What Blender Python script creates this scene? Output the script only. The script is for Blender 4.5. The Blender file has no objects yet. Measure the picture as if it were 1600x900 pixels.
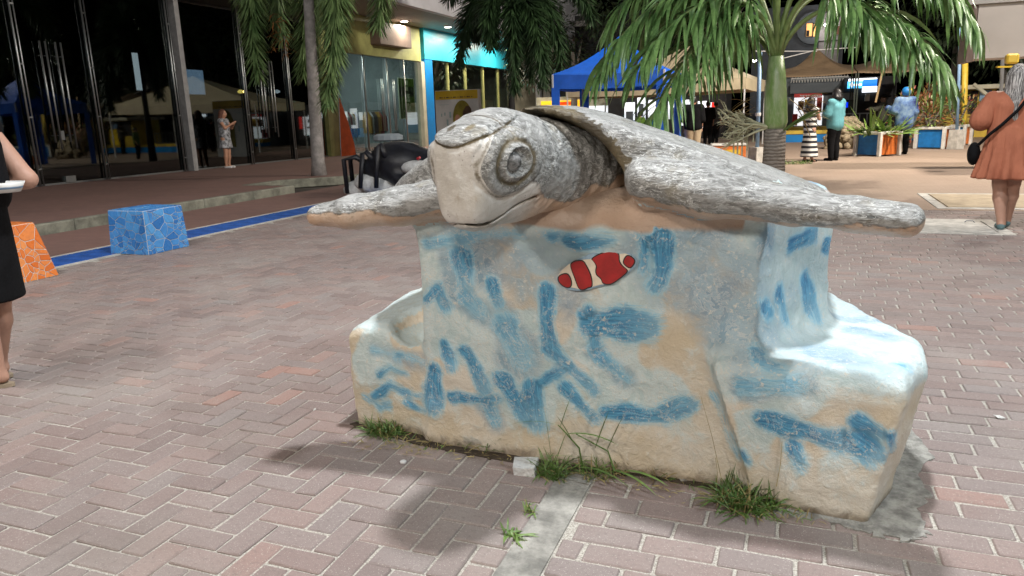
import bpy, math, random
import numpy as np
from mathutils import Vector, Matrix
R = math.radians
random.seed(7); np.random.seed(7)
scene = bpy.context.scene
COL = scene.collection

# ------------------------------------------------------------------ camera
CAM_H, PITCH, ROLL, YAW, FPX = 1.3, R(13.1), R(1.8), R(21.2), 1150.0
cam_d = bpy.data.cameras.new('camera'); cam = bpy.data.objects.new('camera', cam_d); COL.objects.link(cam)
cam_d.sensor_width = 36.0; cam_d.lens = 36.0 * FPX / 1600.0; cam_d.clip_end = 2000; cam_d.clip_start = 0.05
_Rz = Matrix.Rotation(YAW, 3, 'Z')
_fw = Vector((0, math.cos(PITCH), -math.sin(PITCH))); _r0 = Vector((1, 0, 0)); _u0 = _r0.cross(_fw)
_rt = _Rz @ (_r0 * math.cos(ROLL) - _u0 * math.sin(ROLL)); _up = _Rz @ (_r0 * math.sin(ROLL) + _u0 * math.cos(ROLL)); _fw = _Rz @ _fw
_m = Matrix((_rt, _up, -_fw)).transposed().to_4x4(); _m.translation = (0, 0, CAM_H); cam.matrix_world = _m
scene.camera = cam

# ------------------------------------------------------------------ world, moon, exposure
SKY_STRENGTH, MOON, EXPOSURE = 0.05, 0.05, 0.2
world = bpy.data.worlds.new('World'); scene.world = world; world.use_nodes = True
wn = world.node_tree; bg = wn.nodes['Background']; sky = wn.nodes.new('ShaderNodeTexSky')
sky.sky_type = 'NISHITA'; sky.sun_disc = False; sky.sun_elevation = R(-4); sky.sun_rotation = R(160)
wn.links.new(sky.outputs[0], bg.inputs[0]); bg.inputs[1].default_value = SKY_STRENGTH
sun_d = bpy.data.lights.new('moon', 'SUN'); sun_d.energy = MOON; sun_d.angle = R(3); sun_d.color = (.85, .9, 1)
sun = bpy.data.objects.new('moon', sun_d); COL.objects.link(sun); sun.rotation_euler = (R(35), 0, R(200)); sun.location = (0, 0, 30)
vs = scene.view_settings; vs.view_transform = 'Standard'; vs.look = 'None'; vs.exposure = EXPOSURE; vs.gamma = 1; vs.use_curve_mapping = False
cy = scene.cycles; cy.use_denoising = True; cy.max_bounces = 6; cy.diffuse_bounces = 3; cy.glossy_bounces = 3
cy.transmission_bounces = 4; cy.transparent_max_bounces = 12; cy.caustics_reflective = False; cy.caustics_refractive = False; cy.sample_clamp_indirect = 6

# ------------------------------------------------------------------ pixel <-> place helpers (photograph is 1600 x 900)
C0 = Vector((0, 0, CAM_H))
def ray(px, py): return _fw + _rt * ((px - 800) / FPX) + _up * ((450 - py) / FPX)
def gnd(px, py, z=0.0):
    d = ray(px, py); return C0 + d * ((z - CAM_H) / d.z)
def onY(px, py, Y):
    d = ray(px, py); return C0 + d * (Y / d.y)
def onX(px, py, X):
    d = ray(px, py); return C0 + d * (X / d.x)
def proj(p):
    v = Vector(p) - C0; z = v.dot(_fw)
    if z < .05: return (-9999, -9999, z)
    return (800 + FPX * v.dot(_rt) / z, 450 - FPX * v.dot(_up) / z, z)

# ------------------------------------------------------------------ objects
def tag(o, label=None, cat=None, group=None, kind=None):
    if label: o['label'] = label
    if cat: o['category'] = cat
    if group: o['group'] = group
    if kind: o['kind'] = kind
    return o
def empty(name, loc=(0, 0, 0), rz=0.0, label=None, cat=None, group=None):
    o = bpy.data.objects.new(name, None); COL.objects.link(o); o.location = loc; o.rotation_euler = (0, 0, rz); o.empty_display_size = .2
    return tag(o, label, cat, group)
def link(name, me, parent=None, loc=None):
    o = bpy.data.objects.new(name, me); COL.objects.link(o)
    if parent: o.parent = parent
    if loc is not None: o.location = loc
    return o
class MB:
    """collects verts and faces; build() makes one mesh object"""
    def __init__(s): s.v = []; s.f = []; s.m = []; s.cur = 0
    def add(s, vs_, fs):
        b = len(s.v); s.v += [tuple(p) for p in vs_]; s.f += [tuple(b + i for i in f) for f in fs]; s.m += [s.cur] * len(fs); return s
    def box(s, c, size, rot=None, bev=0.0):
        hx, hy, hz = size[0] / 2, size[1] / 2, size[2] / 2; c = Vector(c)
        if bev > 0:
            b = min(bev, hx * .9, hy * .9, hz * .9); pts = []
            for sx in (-1, 1):
                for sy in (-1, 1):
                    for sz in (-1, 1):
                        pts += [(sx * hx, sy * (hy - b), sz * (hz - b)), (sx * (hx - b), sy * hy, sz * (hz - b)), (sx * (hx - b), sy * (hy - b), sz * hz)]
            def I(sx, sy, sz, k): return (((sx > 0) * 4 + (sy > 0) * 2 + (sz > 0)) * 3) + k
            fs = []
            for sg in (-1, 1):
                fs.append([I(sg, -1, -1, 0), I(sg, 1, -1, 0), I(sg, 1, 1, 0), I(sg, -1, 1, 0)][::sg])
                fs.append([I(-1, sg, -1, 1), I(-1, sg, 1, 1), I(1, sg, 1, 1), I(1, sg, -1, 1)][::sg])
                fs.append([I(-1, -1, sg, 2), I(1, -1, sg, 2), I(1, 1, sg, 2), I(-1, 1, sg, 2)][::sg])
            for a in (-1, 1):
                for b_ in (-1, 1):
                    w = a * b_
                    fs.append([I(a, b_, -1, 0), I(a, b_, -1, 1), I(a, b_, 1, 1), I(a, b_, 1, 0)][::w])
                    fs.append([I(a, -1, b_, 0), I(a, 1, b_, 0), I(a, 1, b_, 2), I(a, -1, b_, 2)][::w])
                    fs.append([I(-1, a, b_, 1), I(-1, a, b_, 2), I(1, a, b_, 2), I(1, a, b_, 1)][::w])
            for a in (-1, 1):
                for b_ in (-1, 1):
                    for c_ in (-1, 1): fs.append([I(a, b_, c_, 0), I(a, b_, c_, 1), I(a, b_, c_, 2)][::a * b_ * c_])
        else:
            pts = [(sx * hx, sy * hy, sz * hz) for sx in (-1, 1) for sy in (-1, 1) for sz in (-1, 1)]
            fs = [(0, 1, 3, 2), (4, 6, 7, 5), (0, 4, 5, 1), (2, 3, 7, 6), (0, 2, 6, 4), (1, 5, 7, 3)]
        if rot is not None:
            M = rot if isinstance(rot, Matrix) else Matrix.Rotation(rot, 3, 'Z')
            pts = [M @ Vector(p) for p in pts]
        return s.add([c + Vector(p) for p in pts], fs)
    def bb(s, x0, x1, y0, y1, z0, z1, bev=0.0):
        return s.box(((x0 + x1) / 2, (y0 + y1) / 2, (z0 + z1) / 2), (x1 - x0, y1 - y0, z1 - z0), None, bev)
    def tube(s, pts, rad, n=8, cap=True):
        pts = [Vector(p) for p in pts]; k = len(pts); rr = rad if hasattr(rad, '__len__') else [rad] * k
        t0 = (pts[1] - pts[0]).normalized(); a = t0.orthogonal().normalized(); vs_ = []
        for i, p in enumerate(pts):
            t = (pts[min(i + 1, k - 1)] - pts[max(i - 1, 0)]).normalized(); a = (a - t * a.dot(t)).normalized(); b = t.cross(a)
            vs_ += [p + (a * math.cos(2 * math.pi * j / n) + b * math.sin(2 * math.pi * j / n)) * rr[i] for j in range(n)]
        fs = [(i * n + j, i * n + (j + 1) % n, (i + 1) * n + (j + 1) % n, (i + 1) * n + j) for i in range(k - 1) for j in range(n)]
        if cap: fs += [tuple(range(n))[::-1], tuple((k - 1) * n + j for j in range(n))]
        return s.add(vs_, fs)
    def lathe(s, c, prof, n=20):
        c = Vector(c); k = len(prof); vs_ = [c + Vector((r * math.cos(2 * math.pi * j / n), r * math.sin(2 * math.pi * j / n), z)) for r, z in prof for j in range(n)]
        fs = [(i * n + j, i * n + (j + 1) % n, (i + 1) * n + (j + 1) % n, (i + 1) * n + j) for i in range(k - 1) for j in range(n)]
        fs += [tuple(range(n))[::-1], tuple((k - 1) * n + j for j in range(n))]
        return s.add(vs_, fs)
    def prism(s, poly, a, b, axis='z'):
        """poly of 2D points, extruded from a to b along axis ('z': (x,y); 'y': (x,z); 'x': (y,z))"""
        def T(p, t): return (p[0], p[1], t) if axis == 'z' else ((p[0], t, p[1]) if axis == 'y' else (t, p[0], p[1]))
        n = len(poly); vs_ = [T(p, a) for p in poly] + [T(p, b) for p in poly]
        return s.add(vs_, [tuple(range(n))[::-1], tuple(range(n, 2 * n))] + [(i, (i + 1) % n, n + (i + 1) % n, n + i) for i in range(n)])
    def quad(s, a, b, c, d): return s.add([a, b, c, d], [(0, 1, 2, 3)])
    def mesh(s, name, mats, smooth=False):
        me = bpy.data.meshes.new(name); me.from_pydata(s.v, [], s.f)
        for m in (mats if isinstance(mats, (list, tuple)) else [mats]): me.materials.append(m)
        if any(s.m): me.polygons.foreach_set('material_index', s.m)
        if smooth: me.polygons.foreach_set('use_smooth', [True] * len(me.polygons))
        me.update(); return me
    def build(s, name, mats, parent=None, smooth=False, loc=None):
        return link(name, s.mesh(name, mats, smooth), parent, loc)
def recalc(me):
    import bmesh
    bm = bmesh.new(); bm.from_mesh(me); bmesh.ops.recalc_face_normals(bm, faces=bm.faces[:]); bm.to_mesh(me); bm.free()
def local(pts, root): return [Vector(p) - Vector(root) for p in pts]

# ------------------------------------------------------------------ materials
class NT:
    def __init__(s, name):
        s.mat = bpy.data.materials.new(name); s.mat.use_nodes = True; s.t = s.mat.node_tree; s.b = s.t.nodes['Principled BSDF']; s.out = s.t.nodes['Material Output']
        s._co = None
    def n(s, typ, **kw):
        nd = s.t.nodes.new('ShaderNode' + typ)
        for k, v in kw.items(): setattr(nd, k, v)
        return nd
    def l(s, a, b): s.t.links.new(a, b)
    def setin(s, nd, key, val):
        if hasattr(val, 'is_output'): s.l(val, nd.inputs[key])
        else:
            if isinstance(val, tuple) and len(val) == 3 and nd.inputs[key].type == 'RGBA': val = (*val, 1)
            nd.inputs[key].default_value = val
    def co(s):
        if s._co is None: s._co = s.n('TexCoord')
        return s._co.outputs['Object']
    def map(s, sc=(1, 1, 1), rot=(0, 0, 0), vec=None):
        m = s.n('Mapping'); s.l(vec or s.co(), m.inputs[0]); m.inputs['Scale'].default_value = sc; m.inputs['Rotation'].default_value = rot; return m.outputs[0]
    def noise(s, scale, detail=4, rough=.6, vec=None, dist=0.0):
        nd = s.n('TexNoise'); s.l(vec or s.co(), nd.inputs['Vector']); nd.inputs['Scale'].default_value = scale; nd.inputs['Detail'].default_value = detail
        nd.inputs['Roughness'].default_value = rough; nd.inputs['Distortion'].default_value = dist; return nd.outputs[0]
    def voro(s, scale, feature='F1', vec=None, out=0):
        nd = s.n('TexVoronoi', feature=feature); s.l(vec or s.co(), nd.inputs['Vector']); nd.inputs['Scale'].default_value = scale; return nd.outputs[out]
    def attr(s, name):
        nd = s.n('Attribute'); nd.attribute_name = name; return nd.outputs['Fac']
    def math(s, op, a, b=None, clamp=False):
        nd = s.n('Math', operation=op); nd.use_clamp = clamp; s.setin(nd, 0, a)
        if b is not None: s.setin(nd, 1, b)
        return nd.outputs[0]
    def ss(s, x, lo, hi, a=0.0, b=1.0):
        nd = s.n('MapRange', interpolation_type='SMOOTHSTEP'); s.setin(nd, 0, x)
        for i, v in zip((1, 2, 3, 4), (lo, hi, a, b)): nd.inputs[i].default_value = v
        return nd.outputs[0]
    def mix(s, f, a, b, blend='MIX'):
        nd = s.n('Mix', data_type='RGBA', blend_type=blend); s.setin(nd, 0, f); s.setin(nd, 6, a); s.setin(nd, 7, b); return nd.outputs[2]
    def ramp(s, x, stops):
        nd = s.n('ValToRGB'); s.l(x, nd.inputs[0]); e = nd.color_ramp.elements
        while len(e) < len(stops): e.new(.5)
        for el, (p, c) in zip(e, stops): el.position = p; el.color = (*c, 1)
        return nd.outputs[0]
    def bump(s, h, strength=.3, dist=.01):
        nd = s.n('Bump'); nd.inputs['Strength'].default_value = strength; nd.inputs['Distance'].default_value = dist; s.l(h, nd.inputs['Height']); s.l(nd.outputs[0], s.b.inputs['Normal']); return s
    def base(s, c): s.setin(s.b, 'Base Color', c); return s
    def rough(s, r): s.setin(s.b, 'Roughness', r); return s
def pm(name, c, rough=.6, var=.25, scale=8.0, bump=.15, bdist=.005, metal=0.0, spec=.5, c2=None, sc3=(1, 1, 1)):
    """plain procedural paint / cloth / plaster: colour varied by two noises, slight relief"""
    k = NT(name); v = k.map(sc3); n1 = k.noise(scale, 5, .65, v); n2 = k.noise(scale * 9, 3, .6, v)
    lo = tuple(x * (1 - var) for x in c); hi = c2 if c2 else tuple(min(1, x * (1 + var * .6)) for x in c)
    col = k.mix(k.ss(n1, .3, .72), lo, hi); col = k.mix(k.ss(n2, .55, .8, 0, var * .6), col, tuple(x * .6 for x in c))
    k.base(col); k.setin(k.b, 'Roughness', k.ss(n2, .2, .8, max(.02, rough - .1), min(1, rough + .12))); k.b.inputs['Metallic'].default_value = metal; k.b.inputs['Specular IOR Level'].default_value = spec
    if bump: k.bump(n2, bump, bdist)
    return k.mat
def emis(name, c, e):
    k = NT(name); k.base(c); k.setin(k.b, 'Emission Color', c); k.b.inputs['Emission Strength'].default_value = e; return k.mat
M = {}

# ------------------------------------------------------------------ numpy sculpting: distance fields -> surface nets
def grid(lo, hi, h):
    ax = [np.arange(l, u + h, h, dtype=np.float32) for l, u in zip(lo, hi)]
    return np.meshgrid(*ax, indexing='ij')
def smin(a, b, k):
    h = np.clip(.5 + .5 * (b - a) / k, 0, 1); return b + (a - b) * h - k * h * (1 - h)
def smax(a, b, k): return -smin(-a, -b, k)
def ellip(X, Y, Z, c, r):
    x, y, z = (X - c[0]) / r[0], (Y - c[1]) / r[1], (Z - c[2]) / r[2]
    k0 = np.sqrt(x * x + y * y + z * z); k1 = np.sqrt((x / r[0]) ** 2 + (y / r[1]) ** 2 + (z / r[2]) ** 2) + 1e-6
    return k0 * (k0 - 1) / k1
def capsule(X, Y, Z, a, b, ra, rb):
    ax, ay, az = a; bx, by, bz = b[0] - ax, b[1] - ay, b[2] - az
    t = np.clip(((X - ax) * bx + (Y - ay) * by + (Z - az) * bz) / (bx * bx + by * by + bz * bz + 1e-9), 0, 1)
    return np.sqrt((X - ax - t * bx) ** 2 + (Y - ay - t * by) ** 2 + (Z - az - t * bz) ** 2) - (ra + (rb - ra) * t)
def rbox(X, Y, Z, c, hs, r):
    qx, qy, qz = np.abs(X - c[0]) - hs[0] + r, np.abs(Y - c[1]) - hs[1] + r, np.abs(Z - c[2]) - hs[2] + r
    return np.sqrt(np.maximum(qx, 0) ** 2 + np.maximum(qy, 0) ** 2 + np.maximum(qz, 0) ** 2) + np.minimum(np.maximum(qx, np.maximum(qy, qz)), 0) - r
def poly2(X, Y, P):
    """signed distance to a polygon in the plane"""
    P = [tuple(p) for p in P]; d = (X - P[0][0]) ** 2 + (Y - P[0][1]) ** 2; s = np.ones_like(X); n = len(P); j = n - 1
    for i in range(n):
        ex, ey = P[j][0] - P[i][0], P[j][1] - P[i][1]; wx, wy = X - P[i][0], Y - P[i][1]
        t = np.clip((wx * ex + wy * ey) / (ex * ex + ey * ey), 0, 1); d = np.minimum(d, (wx - ex * t) ** 2 + (wy - ey * t) ** 2)
        c1 = Y >= P[i][1]; c2 = Y < P[j][1]; c3 = ex * wy > ey * wx
        s = np.where((c1 & c2 & c3) | (~c1 & ~c2 & ~c3), -s, s); j = i
    return s * np.sqrt(d)
def nets(f, lo, h):
    f = f.astype(np.float32); s = f < 0; nx, ny, nz = f.shape
    cnt = sum(s[i:nx - 1 + i, j:ny - 1 + j, k:nz - 1 + k].astype(np.int8) for i in (0, 1) for j in (0, 1) for k in (0, 1))
    I, J, K = np.nonzero((cnt > 0) & (cnt < 8)); idm = np.full((nx - 1, ny - 1, nz - 1), -1, np.int32); idm[I, J, K] = np.arange(len(I))
    pos = np.zeros((len(I), 3), np.float32); num = np.zeros(len(I), np.float32)
    cs = [(i, j, k) for i in (0, 1) for j in (0, 1) for k in (0, 1)]
    for a in cs:
        for ax in range(3):
            if a[ax]: continue
            b = list(a); b[ax] = 1; va = f[I + a[0], J + a[1], K + a[2]]; vb = f[I + b[0], J + b[1], K + b[2]]; m = (va < 0) != (vb < 0)
            t = np.where(m, va / np.where(va == vb, 1, va - vb), 0)
            for q in range(3): pos[:, q] += np.where(m, a[q] + (t if q == ax else 0), 0)
            num += m
    pos /= num[:, None]; pos += np.stack([I, J, K], 1); V = pos * h + np.array(lo, np.float32)
    quads = []
    for ax in range(3):
        sl0 = [slice(None)] * 3; sl1 = [slice(None)] * 3; sl0[ax] = slice(0, -1); sl1[ax] = slice(1, None)
        A, B = s[tuple(sl0)], s[tuple(sl1)]; o1, o2 = (ax + 1) % 3, (ax + 2) % 3
        E = np.nonzero(A != B); E = [e for e in E]; dims = (nx, ny, nz)
        ok = (E[o1] > 0) & (E[o1] < dims[o1] - 1) & (E[o2] > 0) & (E[o2] < dims[o2] - 1); E = [e[ok] for e in E]; flip = B[tuple(E)]
        def cid(d1, d2):
            q = [e.copy() for e in E]; q[o1] += d1; q[o2] += d2; return idm[tuple(q)]
        Q = np.stack([cid(-1, -1), cid(0, -1), cid(0, 0), cid(-1, 0)], 1); Q[flip] = Q[flip][:, ::-1]; quads.append(Q)
    Q = np.concatenate(quads); Q = Q[(Q >= 0).all(1)]
    g = np.gradient(f, h); ii = np.clip(np.round((V - np.array(lo)) / h).astype(int), 0, np.array(f.shape) - 1)
    N = np.stack([gg[ii[:, 0], ii[:, 1], ii[:, 2]] for gg in g], 1); N /= np.linalg.norm(N, axis=1, keepdims=True) + 1e-9
    return V, Q, N
def vnoise(P, scale, seed=0):
    """smooth value noise in [-1,1] on points (n,3)"""
    p = P * scale + seed * 17.31; i = np.floor(p).astype(np.int64); f = p - i; f = f * f * (3 - 2 * f); out = 0
    for a in (0, 1):
        for b in (0, 1):
            for c in (0, 1):
                hsh = (i[:, 0] + a) * 374761393 + (i[:, 1] + b) * 668265263 + (i[:, 2] + c) * 2147483647 + seed * 974711; hsh = (hsh ^ (hsh >> 13)) * 1274126177; hsh = (hsh ^ (hsh >> 16)) & 0xffff
                w = (f[:, 0] if a else 1 - f[:, 0]) * (f[:, 1] if b else 1 - f[:, 1]) * (f[:, 2] if c else 1 - f[:, 2]); out = out + w * (hsh / 32767.5 - 1)
    return out
def np_mesh(name, V, Q, mat, N=None, attrs=None):
    me = bpy.data.meshes.new(name); n, m = len(V), len(Q); k = Q.shape[1]
    me.vertices.add(n); me.vertices.foreach_set('co', np.ascontiguousarray(V, np.float32).ravel()); me.loops.add(m * k); me.loops.foreach_set('vertex_index', np.ascontiguousarray(Q, np.int32).ravel())
    me.polygons.add(m); me.polygons.foreach_set('loop_start', np.arange(0, m * k, k, dtype=np.int32)); me.update(calc_edges=True); me.validate()
    me.polygons.foreach_set('use_smooth', np.ones(len(me.polygons), bool)); me.materials.append(mat)
    for a, val in (attrs or {}).items():
        at = me.attributes.new(a, 'FLOAT', 'POINT'); at.data.foreach_set('value', np.ascontiguousarray(val, np.float32))
    if N is not None and len(me.vertices) == n: me.normals_split_custom_set_from_vertices([tuple(x) for x in N.tolist()])
    me.update(); return me
def submesh(V, Q, N, attrs, keep):
    Qk = Q[keep]; u, inv = np.unique(Qk, return_inverse=True); return V[u], inv.reshape(Qk.shape), N[u], {a: v[u] for a, v in attrs.items()}
def smoothn(V, Q):
    fn = np.cross(V[Q[:, 2]] - V[Q[:, 0]], V[Q[:, 3]] - V[Q[:, 1]]); N = np.zeros_like(V)
    for k in range(4): np.add.at(N, Q[:, k], fn)
    return N / (np.linalg.norm(N, axis=1, keepdims=True) + 1e-12)
def sst(x, a, b):
    t = np.clip((x - a) / (b - a), 0, 1); return t * t * (3 - 2 * t)

# ------------------------------------------------------------------ street lamps and an added floodlight that light the plaza (all stand outside the picture)
M['pole_steel'] = pm('pole_steel', (.3, .31, .32), .45, .2, 6, .1, metal=.6)
M['lamp_glass'] = emis('lamp_glass', (1, .95, .86), 6)
def street_lamp(base, head, watts, color, label, size=.35, aim=None):
    t = empty('street_lamp', (base[0], base[1], 0), 0, label, 'street lamp')
    hx, hy, hz = head[0] - base[0], head[1] - base[1], head[2]
    MB().lathe((0, 0, 0), [(.16, 0), (.16, .04), (.07, .06), (.07, 1.2), (.045, hz + .25)], 12).build('pole', M['pole_steel'], t, True)
    MB().tube([(0, 0, hz + .2), (hx * .5, hy * .5, hz + .32), (hx, hy, hz + .14)], .03, 8).build('arm', M['pole_steel'], t, True)
    MB().box((hx, hy, hz + .1), (.5, .3, .1), math.atan2(hy, hx), .03).build('lamp_housing', M['pole_steel'], t)
    MB().box((hx, hy, hz + .045), (.4, .22, .012), math.atan2(hy, hx)).build('lamp_lens', M['lamp_glass'], t)
    ld = bpy.data.lights.new('lamp_light', 'AREA'); ld.shape = 'DISK'; ld.size = size; ld.energy = watts; ld.color = color
    lo = bpy.data.objects.new('lamp_light', ld); COL.objects.link(lo); lo.parent = t; lo.location = (hx, hy, hz + .03)
    if aim: lo.rotation_euler = (Vector(aim) - Vector(head)).to_track_quat('-Z', 'Y').to_euler()
    return t
street_lamp((3.4, 1.2), (-.45, 3.25, 7.2), 580, (.97, .985, 1), 'tall steel street lamp with a long arm over the turtle', .42)
street_lamp((4.8, .8), (3.3, 1.7, 5.4), 330, (.84, .94, 1), 'steel street lamp to the right of the turtle bench', .35, (-.2, 2.8, .4))
street_lamp((-4.6, -5.6), (-3.6, -4.4, 4.3), 255, (1, .9, .79), 'steel street lamp behind the viewer on the left', .7, (-1, 3, .5))
street_lamp((2.2, -5.8), (1.5, -4.6, 4.3), 245, (1, .9, .79), 'steel street lamp behind the viewer on the right', .7, (-.6, 3, .5))
street_lamp((-6.2, -.6), (-5.4, .8, 7.0), 420, (1, .95, .9), 'steel street lamp near the mosaic cubes', .5, (-8, 9, 1))
street_lamp((6.8, 15.0), (3.6, 18.6, 8.2), 1450, (1, .89, .74), 'tall warm street lamp beside the planters', .5, (2.2, 22, 0))
street_lamp((9.2, 16.0), (7.4, 16.2, 9.6), 2300, (1, .9, .8), 'added floodlight pole beside the pale canopy', .6, (-8, 26, 2))  # unseen floodlight, added to brighten the shop fascia, palms and tents
street_lamp((10.0, 9.0), (6.0, 10.0, 7.0), 800, (1, .93, .85), 'steel street lamp beside the concrete manhole covers', .5, (4.2, 15.5, 1.5))

# ------------------------------------------------------------------ ground, pavements
PR_W = (.60, .56, .49)
def brick_mat(name):
    k = NT(name); oi = k.n('ObjectInfo'); r = k.math('FRACT', k.math('ADD', oi.outputs['Random'], k.attr('rnd'))); ge = k.n('NewGeometry')
    p = ge.outputs['Position']
    col = k.ramp(r, [(0, (.172, .132, .123)), (.3, (.212, .157, .144)), (.55, (.202, .165, .156)), (.8, (.238, .172, .155)), (.93, (.21, .18, .172)), (1, (.275, .163, .135))])
    st = k.noise(1.3, 5, .6, p); col = k.mix(k.ss(st, .42, .72, 0, .55), col, (.27, .245, .225))
    g1 = k.noise(60, 4, .75, p); col = k.mix(k.ss(g1, .48, .75, 0, .6), col, (.12, .095, .085)); g2 = k.noise(240, 2, .7, p); col = k.mix(k.ss(g2, .6, .7, 0, .7), col, (.52, .49, .45))
    sp = k.ss(k.voro(2.2, vec=p), .025, .05, .75, 0); col = k.mix(sp, col, (.07, .06, .055))
    dt = k.noise(.55, 4, .7, p); col = k.mix(k.ss(dt, .52, .75, 0, .45), col, (.1, .075, .06))
    k.base(col).rough(k.ss(st, .3, .7, .62, .85)); k.bump(g1, .55, .004); return k.mat
M['brick'] = brick_mat('brick_red_grey')
k = NT('joint_sand'); p = k.n('NewGeometry').outputs['Position']; a = k.noise(140, 3, .8, p); b = k.noise(2.5, 4, .6, p)
col = k.mix(k.ss(a, .35, .65), (.22, .2, .175), (.52, .49, .435)); col = k.mix(k.ss(b, .5, .72, 0, .7), col, (.2, .17, .135)); k.base(col).rough(.95); k.bump(a, .8, .006); M['joint'] = k.mat
k = NT('ground_asphalt'); a = k.noise(.8, 6); k.base(k.mix(a, (.05, .045, .04), (.1, .085, .07))).rough(.9); M['asphalt'] = k.mat
def paving_mat(name, c1, c2, mortar, sc=(1, 1, 1), rot=0.0):
    k = NT(name); ge = k.n('NewGeometry').outputs['Position']; v = k.map(sc, (0, 0, rot), ge); br = k.n('TexBrick'); k.l(v, br.inputs['Vector'])
    br.inputs['Color1'].default_value = (*c1, 1); br.inputs['Color2'].default_value = (*c2, 1); br.inputs['Mortar'].default_value = (*mortar, 1)
    br.inputs['Scale'].default_value = 1; br.inputs['Brick Width'].default_value = .22; br.inputs['Row Height'].default_value = .1; br.inputs['Mortar Size'].default_value = .006; br.inputs['Mortar Smooth'].default_value = .3
    st = k.noise(.5, 6, .65, ge); col = k.mix(k.ss(st, .4, .7, 0, .5), br.outputs[0], tuple(x * 1.35 for x in c1)); f = k.noise(25, 3, .7, ge); col = k.mix(k.ss(f, .5, .8, 0, .4), col, tuple(x * .5 for x in c1))
    k.base(col).rough(.8); k.bump(f, .3, .006); return k.mat
M['paving'] = paving_mat('far_paving', (.21, .15, .125), (.25, .18, .15), (.38, .33, .28))
M['paving_warm'] = paving_mat('warm_paving', (.27, .2, .155), (.3, .225, .175), (.33, .26, .2))
M['sidewalk_red'] = paving_mat('sidewalk_tiles', (.17, .095, .08), (.2, .115, .095), (.14, .09, .078))
M['concrete'] = pm('concrete_grey', (.27, .26, .235), .9, .5, 9, .7, .01)
M['concrete_light'] = pm('concrete_light', (.5, .48, .44), .85, .3, 7, .4, .006)
M['concrete_moss'] = pm('kerb_concrete_mossy', (.2, .2, .16), .9, .45, 4, .5, .01)
M['cement_rough'] = pm('cement_rough', (.36, .35, .32), .95, .5, 16, .9, .014)
M['blue_paint'] = pm('blue_paint', (.025, .11, .42), .5, .35, 5, .2)
M['white_paint'] = pm('white_paint', (.62, .62, .58), .6, .3, 6, .2)
M['soil'] = pm('soil_dark', (.07, .052, .036), .95, .4, 30, .8, .012)

tag(MB().quad((-300, -300, -.07), (300, -300, -.07), (300, 300, -.07), (-300, 300, -.07)).build('ground', M['asphalt']), kind='structure')
JX = (-.765, -.635)                                     # concrete strip between the two brick patterns
def sheet(name, x0, x1, y0, y1, z, mat, kind='structure'):
    return tag(MB().bb(x0, x1, y0, y1, z - .05, z).build(name, mat), kind=kind)
herr = sheet('herringbone_pavement', -6.7, JX[0], -6, 10.5, -.0065, M['joint'])
runb = sheet('running_bond_pavement', JX[1], 7.5, -6, 10.5, -.0065, M['joint'])
sheet('concrete_strip', JX[0], JX[1], -6, 10.5, -.001, M['concrete'])
sheet('plaza_pavement', -6.7, 12, 10.5, 60, -.001, M['paving_warm'])
sheet('lower_walkway', -9.0, -7.36, -6, 60, -.002, M['sidewalk_red'])
# blue drain strip with pale edges
sheet('drain_edge', -7.36, -7.29, -6, 45, .0, M['concrete_light']); sheet('drain_edge', -6.76, -6.7, -6, 45, .0, M['concrete_light'])
dr = sheet('drain_strip', -7.29, -6.76, -6, 45, -.018, M['soil'])
pl = MB().bb(-.262, .262, -.115, .115, -.016, -.0, .004).mesh('drain_plank', M['blue_paint'])
for i in range(190):
    if 3.5 < .25 * i - 3 < 26: link('drain_plank', pl, dr, (-7.025, .25 * i - 3, 0))
# raised sidewalk along the shops with a stepped kerb
sw = [(-9.12, -6), (-9.12, 11.9), (-10.3, 11.9), (-10.3, 13.0), (-9.3, 14.1), (-9.3, 60), (-15.5, 60), (-15.5, -6)]
tag(MB().prism(sw, -.06, .13, 'z').build('sidewalk', M['sidewalk_red']), kind='structure')
def kerb(p, q):
    d = Vector((q[0] - p[0], q[1] - p[1])); L = d.length; n = max(1, round(L / 1.2)); a = math.atan2(d.y, d.x)
    for i in range(n):
        c = (p[0] + d.x * (i + .5) / n, p[1] + d.y * (i + .5) / n, .04); kt.box(c, (L / n - .006, .13, .19), a, .018)
kt = MB()
for a, b in zip(sw[:5], sw[1:6]): kerb(a, (b[0], min(b[1], 45)))
tag(kt.build('kerb', M['concrete_moss']), kind='structure')

# --- pavers: real bricks, the nearest 300 of each pattern as single parts, the rest joined
def brick_pts(L, W, rng=random):
    m = MB().bb(-L / 2, L / 2, -W / 2, W / 2, -.03, 0, .0045); jx = [rng.gauss(0, .0014) for _ in range(24)]
    m.v = [(x + jx[(i // 3) % 8] * (1 if z > -.02 else 0) + rng.gauss(0, .0006), y + jx[(i // 3) % 8 + 8] + rng.gauss(0, .0006), z + (rng.gauss(0, .0005) if z > -.02 else 0)) for i, (x, y, z) in enumerate(m.v)]
    return m
PED = [(-1.74, 2.6), (-1.3, 2.52), (-.28, 2.55), (-.06, 2.4), (.3, 2.4), (.3, 3.4), (-.2, 3.8), (-1.6, 3.8)]
def inpoly(x, y, P):
    c = False; j = len(P) - 1
    for i in range(len(P)):
        if (P[i][1] > y) != (P[j][1] > y) and x < (P[j][0] - P[i][0]) * (y - P[i][1]) / (P[j][1] - P[i][1]) + P[i][0]: c = not c
        j = i
    return c
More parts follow.
